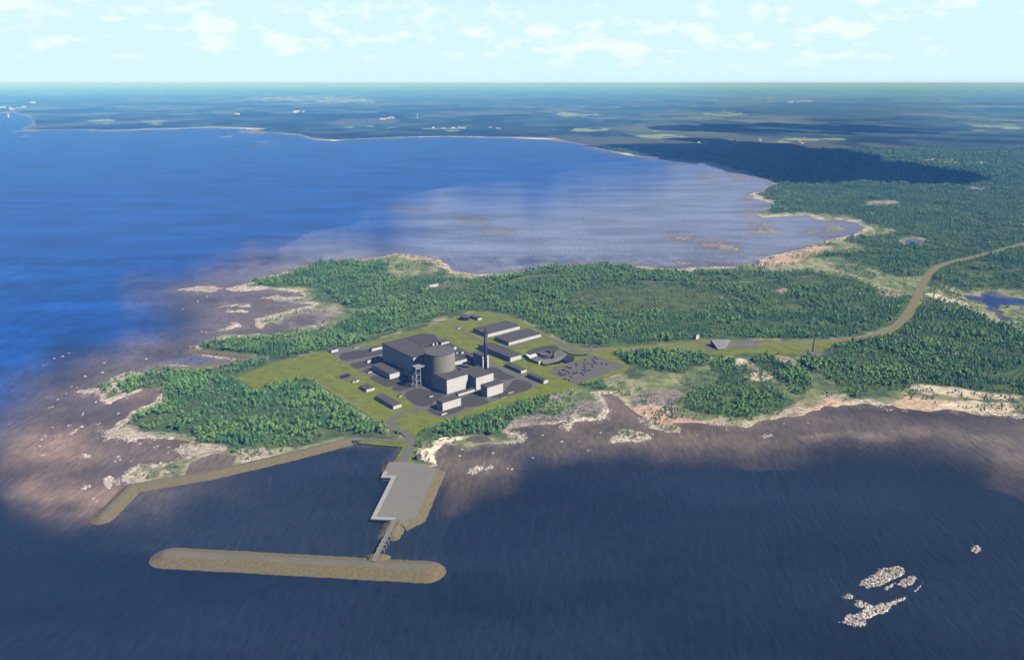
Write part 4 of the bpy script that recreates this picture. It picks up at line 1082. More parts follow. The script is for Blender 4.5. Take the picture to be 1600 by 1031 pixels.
mb = MB(); mb.box(-3, 3, -4, 4, 0, 2.6); mb.build('wall', M_DARK, e); mb = MB(); mb.box(-3.3, 3.3, -4.3, 4.3, 2.6, 3.0); mb.build('roof', M_ROOF, e)

# masts
def mast(px, ptop, label, r=0.9):
    g0 = at(px[0], px[1], 1.8); h = solve_h(g0, ptop) - 1.8
    e = empty('power_mast', (g0.x, g0.y, 1.8)); tag(e, label, 'mast', 'masts along the access road')
    mb = MB(); mb.cyl(0, 0, 0, h, r, r * 0.45, n=10); mb.build('pole', M_DARK, e, True)
    for f, w in ((0.94, 3.2), (0.80, 4.0)):
        mb = MB(); mb.box(-w, w, -0.3, 0.3, h * f, h * f + 0.5); mb.build('crossarm', M_DARK, e)
    mb = MB(); mb.box(-1.6, 1.6, -1.6, 1.6, -0.4, 0.5); mb.build('footing', M_DECK, e)
mast((1269.5, 549.5), 516, 'tall dark mast on the grey pad beside the access road', 1.1)
mast((1453.5, 457.5), 445.5, 'left of the pair of dark masts by the road bend', 0.9)
mast((1459, 462.5), 448.5, 'right of the pair of dark masts by the road bend', 1.0)
mast((1548.5, 457), 450.5, 'left of two slim masts at the blue lake', 0.6)
mast((1555.5, 458.5), 451, 'right of two slim masts at the blue lake', 0.6)

# ------------------------------------------------------------------ parked cars
def make_car(paint):
    e = empty('parked_car', (0, 0, 0))
    mb = MB()
    prof = [(-2.2, .35), (2.2, .35), (2.25, .75), (1.3, .95), (-2.15, 1.0)]
    w = .9
    for s in (0,):
        vs_ = [(x, -w, z) for x, z in prof] + [(x, w, z) for x, z in prof]; m_ = len(prof)
        mb.add(vs_, [tuple(range(m_)), tuple(range(2 * m_ - 1, m_ - 1, -1))] + [(i, m_ + i, m_ + (i + 1) % m_, (i + 1) % m_) for i in range(m_)])
    mb.build('body', paint, e)
    mb = MB(); cab = [(-1.9, .98), (1.2, .94), (0.5, 1.48), (-1.5, 1.5)]; w = .78
    vs_ = [(x, -w, z) for x, z in cab] + [(x, w, z) for x, z in cab]; m_ = 4
    mb.add(vs_, [tuple(range(m_)), tuple(range(2 * m_ - 1, m_ - 1, -1))] + [(i, m_ + i, m_ + (i + 1) % m_, (i + 1) % m_) for i in range(m_)])
    mb.build('cabin', M_GLASS, e)
    mb = MB(); mb.box(-1.5, 0.5, -.8, .8, 1.46, 1.53); mb.build('roof', paint, e)
    for x in (-1.35, 1.35):
        for y in (-.85, .85):
            mb = MB(); vs_ = []; k = 10
            for yy in (y - .1, y + .1): vs_ += [(x + .33 * math.cos(2 * math.pi * q / k), yy, .33 + .33 * math.sin(2 * math.pi * q / k)) for q in range(k)]
            mb.add(vs_, [tuple(range(k)), tuple(range(2 * k - 1, k - 1, -1))] + [(q, k + q, k + (q + 1) % k, (q + 1) % k) for q in range(k)])
            mb.build('wheel', M_GLASS, e)
    return e
paints = [plain('car_black', (0.03,0.03,0.033), 0.35, 0.02), plain('car_blue', (0.04,0.05,0.08), 0.35, 0.02), plain('car_grey', (0.075,0.075,0.08), 0.35, 0.02)]
protos = [make_car(p) for p in paints]
rnd = random.Random(5)
P0, P1, P2, P3 = PARK_W
spots = []
for row in range(7):
    fa = 0.13 + 0.60 * row / 6
    for k in range(22):
        fb = 0.10 + 0.84 * k / 21 - 0.02 * row
        if rnd.random() < (0.30 if row not in (0, 6) else 0.16):
            a = P0.lerp(P3, fa); b_ = P1.lerp(P2, fa)
            spots.append(a.lerp(b_, fb))
CAR_LAB = ['black car parked in a row on the grey parking lot', 'dark blue car parked in a row on the grey parking lot', 'dark grey car parked in a row on the grey parking lot']
used_p = [False] * 3
for k, p in enumerate(spots):
    j = (0, 0, 1, 0, 2)[k % 5]
    if not used_p[j]: e = protos[j]; used_p[j] = True
    else:
        e = protos[j].copy(); COL.objects.link(e)
        for c in protos[j].children:
            d_ = c.copy(); COL.objects.link(d_); d_.parent = e
    e.location = (p.x + rnd.uniform(-.3, .3), p.y + rnd.uniform(-.3, .3), 2.06)
    e.rotation_euler = (0, 0, AX + (math.pi if rnd.random() < .4 else 0) + rnd.uniform(-.05, .05))
    tag(e, CAR_LAB[j], 'car', 'cars on the parking lot')

# ------------------------------------------------------------------ harbour
def mound(name, label, pts, half, slope, h, cap0=True, cap1=True, jit=0.55, n_side=10, parent=None, zc=None):
    """rubble mound along a polyline: gravel crest (part) and rock armour slope (part) running down under water"""
    P = [Vector((p[0], p[1], 0)) for p in pts]
    L = [0]
    for a, b_ in zip(P[:-1], P[1:]): L.append(L[-1] + (b_ - a).length)
    tot = L[-1]
    # corner-mitred sampling
    segs = []
    S = []
    stepl = 3.0
    kk = int(tot / stepl)
    for i in range(kk + 1):
        s = tot * i / kk
        j = max(q for q in range(len(L)) if L[q] <= s + 1e-6); j = min(j, len(P) - 2)
        S.append(P[j].lerp(P[j + 1], (s - L[j]) / (L[j + 1] - L[j])))
    D = []
    for i in range(len(S)):
        a = S[max(0, i - 3)]; b_ = S[min(len(S) - 1, i + 3)]
        D.append((b_ - a).normalized())
    outline = [(S[i] , Vector((-D[i].y, D[i].x, 0))) for i in range(len(S))]
    ring = []
    ring += outline
    if cap1:
        d = D[-1]; a0 = math.atan2(d.y, d.x) + math.pi / 2
        ring += [(S[-1], Vector((math.cos(a0 - math.pi * k / 14), math.sin(a0 - math.pi * k / 14), 0))) for k in range(1, 14)]
    ring += [(p, -nn_) for p, nn_ in reversed(outline)]
    if cap0:
        d = D[0]; a0 = math.atan2(d.y, d.x) - math.pi / 2
        ring += [(S[0], Vector((math.cos(a0 - math.pi * k / 14), math.sin(a0 - math.pi * k / 14), 0))) for k in range(1, 14)]
    rr = random.Random(len(pts) * 31 + int(tot))
    m_ = len(ring)
    prof = [(half, h)] + [(half + slope * 1.15 * k / n_side, h - (h + 0.9) * k / n_side) for k in range(1, n_side + 1)]
    o0 = P[0]
    e = empty(name, (o0.x, o0.y, 0)) if parent is None else parent
    if parent is None: tag(e, label, 'breakwater' if 'breakwater' in name else 'dike')
    mb = MB(); vs_ = []
    for p, nn_ in ring:
        for k, (r_, z_) in enumerate(prof):
            j_ = jit if 0 < k else jit * 0.25
            r2 = r_ + rr.uniform(-j_, j_); z2_ = z_ + rr.uniform(-j_, j_) * 0.9
            vs_.append((p.x + nn_.x * r2 - o0.x, p.y + nn_.y * r2 - o0.y, z2_))
    q_ = len(prof); fs_ = []
    for i in range(m_):
        i2 = (i + 1) % m_
        if i2 == 0 and not cap0: continue
        for k in range(q_ - 1): fs_.append((i * q_ + k, i * q_ + k + 1, i2 * q_ + k + 1, i2 * q_ + k))
    mb.add(vs_, fs_); mb.build('rock_slope', M_RIPRAP, e, False)
    # crest as a strip of quads across
    mb = MB()
    top_ = [vs_[i * q_] for i in range(m_)]
    nS = len(S); off = nS + (13 if cap1 else 0)
    left = top_[:nS]; right = list(reversed(top_[off:off + nS]))
    vs2 = []
    for a, b_ in zip(left, right):
        for t in (0, .33, .66, 1): vs2.append((a[0] + (b_[0] - a[0]) * t, a[1] + (b_[1] - a[1]) * t, a[2] + (b_[2] - a[2]) * t + (0.15 * rr.random() if 0 < t < 1 else 0)))
    f2 = []
    for i in range(nS - 1):
        for k in range(3): f2.append((4 * i + k + 1, 4 * i + k, 4 * i + 4 + k, 4 * i + 5 + k))
    mb.add(vs2, f2)
    if cap1: mb.add(top_[nS - 1:off + 1], [tuple(range(off + 1 - (nS - 1) - 1, -1, -1))])
    if cap0: mb.add(top_[off + nS - 1:] + [top_[0]], [tuple(range(len(top_[off + nS - 1:]), -1, -1))])
    mb.build('crest', M_CREST, e)
    return e
BWH = 5.2
a0 = at(262, 864, BWH); a1 = at(668, 886, BWH)
mound('breakwater', 'long straight detached breakwater lying across the mouth of the harbour', [a0, a1], 4.6, 13.2, BWH, jit=0.32)
W = [at(u, v, 5.0) for u, v in [(160, 803), (207, 756.5), (330, 736), (448, 709), (546, 684)]]
mound('breakwater', 'bent breakwater running from the western rocks to the head of the harbour', W, 2.6, 10.6, 4.6, cap1=False, jit=0.3)
mound('intake_dike', 'northern brown dike of the cooling water intake channel', [at(u, v, 3.0) for u, v in [(299, 546.5), (318, 548.5), (350, 552.5), (392, 556.5)]], 4.0, 9.0, 4.0, jit=0.35)
mound('intake_dike', 'southern brown dike of the cooling water intake channel', [at(u, v, 3.0) for u, v in [(250, 573), (285, 574.5), (320, 571.5), (355, 566.5), (392, 560.5)]], 4.0, 9.0, 4.0, jit=0.35)

# quay platform
QZ = 4.5
DECK = [zh(250, 300), zh(310, 297), zh(365, 301), zh(528, 338), zh(498, 405), zh(412, 605), zh(318, 652), zh(282, 632), zh(145, 626), zh(262, 388), zh(205, 387), zh(222, 352)]
dw = [at(u, v, QZ) for u, v in DECK]
o0 = dw[0]
qy = empty('harbour_quay', (o0.x, o0.y, 0)); tag(qy, 'grey concrete quay platform with pale capped edge at the end of the harbour road', 'quay')
L2 = [(p.x - o0.x, p.y - o0.y) for p in dw]
mb = MB(); mb.prism(L2, QZ - 0.5, QZ); mb.build('deck', M_DECK, qy)
cxq = sum(p[0] for p in L2) / len(L2); cyq = sum(p[1] for p in L2) / len(L2)
mb = MB(); mb.prism([(x + (cxq - x) * 0.006, y + (cyq - y) * 0.006) for x, y in L2], -1.5, QZ - 0.5, top=False); mb.build('quay_wall', M_QWALL, qy)
def strip(pts, w, z0, z1_, name, mat, parent, side=1):
    for i in range(len(pts) - 1):
        pass
    n_ = len(pts); inner = []
    for i in range(n_):
        ds = []
        if i > 0: ds.append((pts[i] - pts[i - 1]).normalized())
        if i < n_ - 1: ds.append((pts[i + 1] - pts[i]).normalized())
        nr = [Vector((-d.y, d.x, 0)) * side for d in ds]
        if len(nr) == 2:
            bis = (nr[0] + nr[1]); bis = bis / max(0.3, bis.dot(nr[0]))
        else: bis = nr[0]
        inner.append(pts[i] + bis * w)
    poly = [(p.x, p.y) for p in pts] + [(p.x, p.y) for p in reversed(inner)]
    mb = MB(); mb.prism(poly, z0, z1_); return mb.build(name, mat, parent)
capw = [Vector((at(*zh(x, y), QZ).x - o0.x, at(*zh(x, y), QZ).y - o0.y, 0)) for x, y in [(219, 354), (203, 389), (263.5, 390), (143, 628), (284, 634)]]
strip(capw, 5.0, QZ - 0.9, QZ + 0.25, 'cap_beam', M_CAP, qy, side=1)
sl = [at(*zh(x, y), QZ) for x, y in [(530, 337), (500, 404), (413, 606), (318, 653)]]
def slope_strip(line, outw, name, parent, org, ztop=QZ, side=1, jit=0.5, mat=M_RIPRAP):
    P = []
    for a, b_ in zip(line[:-1], line[1:]):
        k = max(2, int((b_ - a).length / 3))
        P += [a.lerp(b_, i / k) for i in range(k)]
    P.append(line[-1])
    rr = random.Random(3); vs_ = []; K = 7
    for i, p in enumerate(P):
        d = (P[min(i + 2, len(P) - 1)] - P[max(i - 2, 0)]); d.z = 0; d.normalize()
        nr = Vector((d.y, -d.x, 0)) * side
        for k in range(K):
            t = k / (K - 1); j_ = jit if k else 0
            vs_.append((p.x - org.x + nr.x * (outw * t) + rr.uniform(-j_, j_), p.y - org.y + nr.y * (outw * t) + rr.uniform(-j_, j_), ztop - 0.1 - (ztop + 0.9) * t + rr.uniform(-j_, j_) * 0.7))
    fs_ = []
    for i in range(len(P) - 1):
        for k in range(K - 1): fs_.append((i * K + k, (i + 1) * K + k, (i + 1) * K + k + 1, i * K + k + 1))
    mb = MB(); mb.add(vs_, fs_); return mb.build(name, mat, parent)
slope_strip(sl, 12.0, 'rock_slope', qy, o0, side=-1)
sl2 = [at(*zh(x, y), QZ) for x, y in [(222, 352), (250, 300)]]
slope_strip(sl2, 8.0, 'rock_slope', qy, o0, side=-1)

# footbridge from the quay to the breakwater
ba = at(*zh(285, 634), 5.0); bb_ = at(*zh(160, 872), 5.5)
br = empty('pier_bridge', (ba.x, ba.y, 0)); tag(br, 'narrow pale bridge on piers linking the quay with the detached breakwater', 'bridge')
d_ = Vector((bb_.x - ba.x, bb_.y - ba.y, 0)); Lb = d_.length; d_.normalize(); nr = Vector((-d_.y, d_.x, 0))
def bp_(s, w, z): return (d_.x * s + nr.x * w, d_.y * s + nr.y * w, z)
def bbox(s0, s1, w0, w1, z0, z1_):
    mb = MB(); vs_ = [bp_(s0, w0, z0), bp_(s1, w0, z0), bp_(s1, w1, z0), bp_(s0, w1, z0), bp_(s0, w0, z1_), bp_(s1, w0, z1_), bp_(s1, w1, z1_), bp_(s0, w1, z1_)]
    mb.add(vs_, [(4, 5, 6, 7), (0, 1, 5, 4), (1, 2, 6, 5), (2, 3, 7, 6), (3, 0, 4, 7), (3, 2, 1, 0)]); return mb
bbox(0, Lb, -1.9, 1.9, 5.3, 6.1).build('deck', M_DECK, br)
for w in (-1.9, 1.6): bbox(0, Lb, w, w + 0.3, 6.1, 6.9).build('railing', M_STEEL, br)
for f in (0.40, 0.50, 0.60, 0.70): bbox(Lb * f - 1.2, Lb * f + 1.2, -4.2, 4.2, -1.5, 5.3).build('pier', M_QWALL, br)
# abutment mounds
def abut(label, c, w, l):
    e = empty('abutment', (c.x, c.y, 0)); tag(e, label, 'abutment')
    rr = random.Random(int(c.x)); mb = MB(); vs_ = []
    K = 6; n_ = 40
    for k in range(K + 1):
        t = k / K
        for i in range(n_):
            a = 2 * math.pi * i / n_
            s = (abs(math.cos(a)) ** 6 + abs(math.sin(a)) ** 6) ** (-1 / 6)
            x = math.cos(a) * s * (w + 9 * t); y = math.sin(a) * s * (l + 9 * t)
            vs_.append((d_.x * y + nr.x * x + rr.uniform(-.4, .4), d_.y * y + nr.y * x + rr.uniform(-.4, .4), 5.1 - 6.0 * t + rr.uniform(-.3, .3)))
    fs_ = [(k * n_ + i, (k + 1) * n_ + i, (k + 1) * n_ + (i + 1) % n_, k * n_ + (i + 1) % n_) for k in range(K) for i in range(n_)] + [tuple(range(n_))]
    mb.add(vs_, fs_); mb.build('rock_slope', M_RIPRAP, e)
abut('brown rock abutment where the bridge leaves the quay', ba + d_ * (Lb * 0.15), 5.0, 12.0)
abut('brown rock abutment where the bridge meets the breakwater', ba + d_ * (Lb * 0.93), 5.0, 8.0)
# outlet culvert in the harbour corner
g0 = at(552, 690, 1.0)
e = empty('outlet_culvert', (g0.x, g0.y, 0), math.radians(8)); tag(e, 'dark outlet culvert in the inner corner of the harbour', 'culvert')
mb = MB(); mb.box(-11, 11, 0, 8, -1, 3.0); mb.build('headwall', M_QWALL, e)
mb = MB(); mb.box(-9.5, 9.5, -0.12, 0, -0.6, 2.3); mb.build('opening', M_GLASS, e)

# ------------------------------------------------------------------ trees
def leaf_mat(name, c0, c1, c2):
    m, nt, b = new_mat(name)
    oi = N(nt, 'ShaderNodeObjectInfo')
    geo = N(nt, 'ShaderNodeNewGeometry')
    nz = N(nt, 'ShaderNodeTexNoise', inp={'Scale': 0.9, 'Detail': 2.0})
    tc = N(nt, 'ShaderNodeTexCoord'); nt.links.new(tc.outputs['Object'], nz.inputs['Vector'])
    ramp = N(nt, 'ShaderNodeValToRGB')
    ramp.color_ramp.elements[0].color = c0 + (1,); ramp.color_ramp.elements[1].color = c2 + (1,)
    e = ramp.color_ramp.elements.new(0.5); e.color = c1 + (1,)
    stand = N(nt, 'ShaderNodeTexNoise', inp={'Scale': 0.022, 'Detail': 4.0, 'Roughness': 0.65}); nt.links.new(geo.outputs['Position'], stand.inputs['Vector'])
    rr_ = mth(nt, 'ADD', mth(nt, 'MULTIPLY', oi.outputs['Random'], 0.45), mrange(nt, nz.outputs['Fac'], 0.3, 0.7, 0.0, 0.22))
    rr_ = mth(nt, 'ADD', rr_, mrange(nt, stand.outputs['Fac'], 0.32, 0.68, -0.05, 0.42))
    nt.links.new(rr_, ramp.inputs[0])
    nt.links.new(ramp.outputs[0], b.inputs['Base Color'])
    b.inputs['Roughness'].default_value = 0.75
    b.inputs['Specular IOR Level'].default_value = 0.15
    return m
M_SPR = leaf_mat('spruce_needles', (0.028, 0.090, 0.034), (0.062, 0.165, 0.054), (0.120, 0.250, 0.080))
M_BIR = leaf_mat('birch_leaves', (0.085, 0.200, 0.046), (0.145, 0.285, 0.066), (0.250, 0.380, 0.105))
M_BARK = plain('bark', (0.09, 0.065, 0.045), 0.95, 0.3, 1.0)
M_BBARK = plain('birch_bark', (0.42, 0.40, 0.36), 0.9, 0.3, 2.0)

def crown_mesh(kind, seed):
    rr = random.Random(seed); vs_ = []; fs_ = []
    def leaf(c, nrm, s):
        nrm = nrm.normalized(); t = nrm.cross(Vector((rr.uniform(-1, 1), rr.uniform(-1, 1), rr.uniform(-1, 1)))).normalized(); q = nrm.cross(t)
        o = len(vs_); a = s * rr.uniform(.7, 1.3); b_ = s * rr.uniform(.5, 1.0)
        for x, y in ((-a, -b_ * .6), (a * .8, -b_), (a, b_ * .7), (-a * .6, b_)): vs_.append(tuple(c + t * x + q * y + nrm * rr.uniform(-.12, .12)))
        fs_.append((o, o + 1, o + 2, o + 3))
    if kind == 'spruce':
        H = 9.0
        for k in range(120):
            t = (k / 120) ** 1.25; z = 0.9 + (H - 0.9) * t
            R_ = 1.75 * (1 - t) ** 0.85 + 0.12
            a = rr.uniform(0, 2 * math.pi); r_ = R_ * math.sqrt(rr.uniform(.15, 1)) * (1 + .18 * math.sin(3 * a + seed))
            c = Vector((r_ * math.cos(a), r_ * math.sin(a), z - 0.25 * r_))
            leaf(c, Vector((math.cos(a) * .9, math.sin(a) * .9, .9 + rr.uniform(-.5, .6))), 0.62 * (1 - .55 * t))
    else:
        lobes = [(Vector((rr.uniform(-1.0, 1.0), rr.uniform(-1.0, 1.0), rr.uniform(3.2, 6.6))), rr.uniform(1.1, 1.7)) for _ in range(6)]
        lobes.append((Vector((0, 0, 7.2)), 1.0)); lobes.append((Vector((0, 0, 4.6)), 1.7))
        for k in range(150):
            c0, r0 = lobes[k % len(lobes)]
            d = Vector((rr.gauss(0, 1), rr.gauss(0, 1), rr.gauss(0, 1) + .15)).normalized()
            c = c0 + Vector((d.x * r0, d.y * r0, d.z * r0 * 1.15)) * rr.uniform(.55, 1.05)
            leaf(c, d + Vector((rr.uniform(-.6, .6), rr.uniform(-.6, .6), rr.uniform(-.2, .7))), 0.55)
    me = bpy.data.meshes.new(kind + '_crown'); me.from_pydata(vs_, [], fs_)
    me.materials.append(M_SPR if kind == 'spruce' else M_BIR); me.update()
    return me
def trunk_mesh(kind):
    mb = MB(); h = 7.8 if kind == 'spruce' else 6.4
    mb.cyl(0, 0, -0.6, h * .5, .17, .11, n=7); mb.cyl(0.02, 0, h * .5, h, .11, .03, n=7)
    for k in range(5):
        a = 2.4 * k; z = h * (.35 + .1 * k); mb.beam((0, 0, z), (math.cos(a) * .9, math.sin(a) * .9, z + .6), .06)
    me = bpy.data.meshes.new(kind + '_trunk'); me.from_pydata(mb.v, [], mb.f)
    me.materials.append(M_BARK if kind == 'spruce' else M_BBARK); me.update(); return me
CROWNS = [crown_mesh('spruce', 1), crown_mesh('spruce', 2), crown_mesh('spruce', 3), crown_mesh('birch', 4), crown_mesh('birch', 5), crown_mesh('birch', 6)]
TRUNKS = [trunk_mesh('spruce'), trunk_mesh('birch')]

rng = np.random.default_rng(7)
def lookup(arr, x, y):
    u, v = px_arrays(x, y, 0.0)
    iu = np.clip(np.round((u - us[0]) / 1.7).astype(int), 0, NU - 1)
    iv = np.clip(np.searchsorted(vs, v), 0, NV - 1)
    return arr[iv, iu]
def candidates(y0, y1, sp):
    hw = 0.86 * y1
    nx = int(2 * hw / sp); ny = int((y1 - y0) / sp)
    X, Y = np.meshgrid(np.arange(nx) * sp - hw, np.arange(ny) * sp + y0)
    X = (X + rng.uniform(-.48, .48, X.shape) * sp).ravel(); Y = (Y + rng.uniform(-.48, .48, Y.shape) * sp).ravel()
    u, v = px_arrays(X, Y, 1.0)
    k = (u > -120) & (u < 1730)
    return X[k], Y[k]
TX, TY = [], []
for y0, y1, sp in ((760, 1500, 4.6), (1500, 2300, 5.3), (2300, 3100, 7.0), (3100, 4000, 9.0), (4000, 5600, 12.5)):
    x, y = candidates(y0, y1, sp); TX.append(x); TY.append(y)
TX = np.concatenate(TX); TY = np.concatenate(TY)
w = lookup(wood, TX, TY); th_ = lookup(thin, TX, TY); ls = lookup(land_sd, TX, TY); lw = lookup(lawn_sd, TX, TY)
dens_n = fbm(TX / 17, TY / 17, 201, 3)
prob = w * (0.97 - 0.6 * sstep(0.56, 0.66, dens_n)) * (1 - 0.9 * sstep(0.62, 0.72, fbm(TX / 55, TY / 55, 205, 4))) * (1 - 0.45 * th_)
bush = (w < 0.2) & (ls > 7) & (fbm(TX / 40, TY / 40, 211, 3) > 0.50)
prob = np.where(bush, 0.40, prob)
ok = (rng.random(TX.shape) < prob) & (ls > 2.5) & (lw < -3.5)
ok &= path_dist(road_w, TX, TY) > 13.5
ok &= path_dist(track_w, TX, TY) > 5.0
ok &= path_dist([at(u, v, SITE_Z) for u, v in PIER_ROAD_PX[-4:]], TX, TY) > 8
for a in (WPTS for WPTS in [W]): ok &= path_dist(a, TX, TY) > 15
for fx, fy, fr_ in FOOT: ok &= np.hypot(TX - fx, TY - fy) > fr_ * 0.8
for pts in ([at(u, v) for u, v in [(299, 546.5), (318, 548.5), (350, 552.5), (392, 556.5)]], [at(u, v) for u, v in [(250, 573), (285, 574.5), (320, 571.5), (355, 566.5), (392, 560.5)]]):
    ok &= path_dist(pts, TX, TY) > 13
edge = sstep(0.0, 0.9, w)
TX, TY, bush, th_, edge = TX[ok], TY[ok], bush[ok], th_[ok], np.maximum(edge, bush)[ok]
nT = len(TX)
mixn = fbm(TX / 70, TY / 70, 221, 3)
is_sp = (mixn + rng.uniform(-.16, .16, nT)) > 0.60
kind = np.where(is_sp, rng.integers(0, 3, nT), rng.integers(3, 6, nT))
hn = fbm(TX / 50, TY / 50, 231, 3)
size = (0.28 + 0.92 * hn) * np.exp(rng.normal(0, .30, nT)).clip(.45, 1.75) * (0.6 + 0.4 * edge)
size = np.where(bush, size * 0.66, size) * (1 - 0.35 * th_)
size *= np.where(TY > 2300, 1.12, 1.0) * np.where(TY > 3100, 1.2, 1.0) * np.where(TY > 4000, 1.35, 1.0)
rot = rng.uniform(0, 6.28, nT)
TZ = lookup(Z, TX, TY) - 0.1
order = np.argsort(np.hypot(TX, TY) - 18 * size)       # those that show largest first
N_SINGLE = 300
single = order[:N_SINGLE]; mass = order[N_SINGLE:]
crown_children = {}
ZONES = [(lambda u, v: u < 330, 'near the pale rocks of the western point', 'trees of the western wood'), (lambda u, v: u < 630, 'at the wood edge above the bent breakwater', 'trees of the western wood'),
         (lambda u, v: u < 900, 'in the strip of wood between the plant and the pale beach', 'trees of the beach strip'), (lambda u, v: u < 1250, 'in the clump on the eastern shore', 'trees of the eastern shore'),
         (lambda u, v: True, 'at the seaward edge of the eastern forest', 'trees of the eastern forest')]
for i in single:
    k = int(kind[i]); nm = 'spruce_tree' if k < 3 else 'birch_tree'
    e = empty(nm, (TX[i], TY[i], TZ[i]), rot[i]); s_ = float(size[i]); e.scale = (s_ * 1.2, s_ * 1.2, s_)
    c = link_mesh('crown', CROWNS[k], e); link_mesh('trunk', TRUNKS[0 if k < 3 else 1], e)
    crown_children.setdefault(k, c)
    u, v = to_px((TX[i], TY[i], TZ[i]))
    for f, place, grp in ZONES:
        if f(u, v): break
    tag(e, ('dark green conical spruce ' if k < 3 else 'fresh green round birch ') + place, 'tree', grp)
for k in range(6):
    if k not in crown_children:
        j = [q for q in mass if kind[q] == k][0]
        e = empty('spruce_tree' if k < 3 else 'birch_tree', (TX[j], TY[j], TZ[j]), rot[j]); e.scale = (size[j],) * 3
        crown_children[k] = link_mesh('crown', CROWNS[k], e); link_mesh('trunk', TRUNKS[0 if k < 3 else 1], e)
        tag(e, 'tree standing at the edge of the western wood', 'tree', 'trees of the western wood')
fm = bpy.data.meshes.new('forest')
fm.vertices.add(len(mass)); fm.vertices.foreach_set('co', np.stack([TX[mass], TY[mass], TZ[mass]], -1).astype(np.float32).ravel())
a = fm.attributes.new('kind_index', 'INT', 'POINT'); a.data.foreach_set('value', kind[mass].astype(np.int32))
a = fm.attributes.new('spin', 'FLOAT', 'POINT'); a.data.foreach_set('value', rot[mass].astype(np.float32))
a = fm.attributes.new('tree_size', 'FLOAT', 'POINT'); a.data.foreach_set('value', size[mass].astype(np.float32))
forest_o = link_mesh('forest', fm); tag(forest_o, 'wide mixed forest of spruce and birch covering the headland and mainland', 'forest', kind='stuff')
ng = bpy.data.node_groups.new('forest_scatter', 'GeometryNodeTree')
ng.interface.new_socket('Geometry', in_out='INPUT', socket_type='NodeSocketGeometry')
ng.interface.new_socket('Geometry', in_out='OUTPUT', socket_type='NodeSocketGeometry')
gi = ng.nodes.new('NodeGroupInput'); go = ng.nodes.new('NodeGroupOutput')
iop = ng.nodes.new('GeometryNodeInstanceOnPoints'); iop.inputs['Pick Instance'].default_value = True
jn = ng.nodes.new('GeometryNodeJoinGeometry')
for k in reversed(range(6)):
    oi = ng.nodes.new('GeometryNodeObjectInfo'); oi.transform_space = 'ORIGINAL'
    oi.inputs['Object'].default_value = crown_children[k]; oi.inputs['As Instance'].default_value = True
    ng.links.new(oi.outputs['Geometry'], jn.inputs[0])
def named(nm, typ):
    n_ = ng.nodes.new('GeometryNodeInputNamedAttribute'); n_.data_type = typ; n_.inputs['Name'].default_value = nm
    return n_.outputs['Attribute']
cx = ng.nodes.new('ShaderNodeCombineXYZ'); ng.links.new(named('spin', 'FLOAT'), cx.inputs[2])
er = ng.nodes.new('FunctionNodeEulerToRotation'); ng.links.new(cx.outputs[0], er.inputs[0])
ng.links.new(gi.outputs[0], iop.inputs['Points']); ng.links.new(jn.outputs[0], iop.inputs['Instance'])
ng.links.new(named('kind_index', 'INT'), iop.inputs['Instance Index']); ng.links.new(er.outputs[0], iop.inputs['Rotation'])
vsc = ng.nodes.new('ShaderNodeVectorMath'); vsc.operation = 'SCALE'; vsc.inputs[0].default_value = (1.2, 1.2, 1.0); ng.links.new(named('tree_size', 'FLOAT'), vsc.inputs['Scale']); ng.links.new(vsc.outputs[0], iop.inputs['Scale']); ng.links.new(iop.outputs[0], go.inputs[0])
md = forest_o.modifiers.new('scatter', 'NODES'); md.node_group = ng
print('trees', nT)

# ------------------------------------------------------------------ rocks
def rock_mat(name, lo, mid, hi, scale=0.55):
    m, nt, b = new_mat(name)
    geo = N(nt, 'ShaderNodeNewGeometry')
    n1 = N(nt, 'ShaderNodeTexNoise', inp={'Scale': scale, 'Detail': 6.0, 'Roughness': 0.7}); v1 = N(nt, 'ShaderNodeTexVoronoi', inp={'Scale': scale * 1.1})
    for n_ in (n1, v1): nt.links.new(geo.outputs['Position'], n_.inputs['Vector'])
    rp = N(nt, 'ShaderNodeValToRGB'); rp.color_ramp.elements[0].position = 0.22; rp.color_ramp.elements[0].color = lo + (1,); rp.color_ramp.elements[1].position = 0.75; rp.color_ramp.elements[1].color = hi + (1,)
    e = rp.color_ramp.elements.new(0.45); e.color = mid + (1,)
    nt.links.new(mth(nt, 'ADD', mth(nt, 'MULTIPLY', n1.outputs['Fac'], 0.55), mth(nt, 'MULTIPLY', v1.outputs['Color'], 0.45)), rp.inputs[0])
    nt.links.new(rp.outputs[0], b.inputs['Base Color']); b.inputs['Roughness'].default_value = 0.9; b.inputs['Specular IOR Level'].default_value = 0.2
    return m
M_ROCK = rock_mat('shore_granite', (0.10, 0.085, 0.075), (0.32, 0.275, 0.24), (0.62, 0.58, 0.53))
def worley(x, y, cell, seed):
    ix = np.floor(x / cell); iy = np.floor(y / cell); best = np.full(x.shape, 9.0); idv = np.zeros(x.shape)
    for dx in (-1, 0, 1):
        for dy in (-1, 0, 1):
            cx_, cy_ = ix + dx, iy + dy
            px_ = (cx_ + hash2(cx_, cy_, seed)) * cell; py_ = (cy_ + hash2(cx_, cy_, seed + 1)) * cell
            rr_ = 0.55 + 0.75 * hash2(cx_, cy_, seed + 2)
            d = np.hypot(x - px_, y - py_) / (cell * rr_)
            idv = np.where(d < best, hash2(cx_, cy_, seed + 3), idv); best = np.minimum(best, d)
    return best, idv
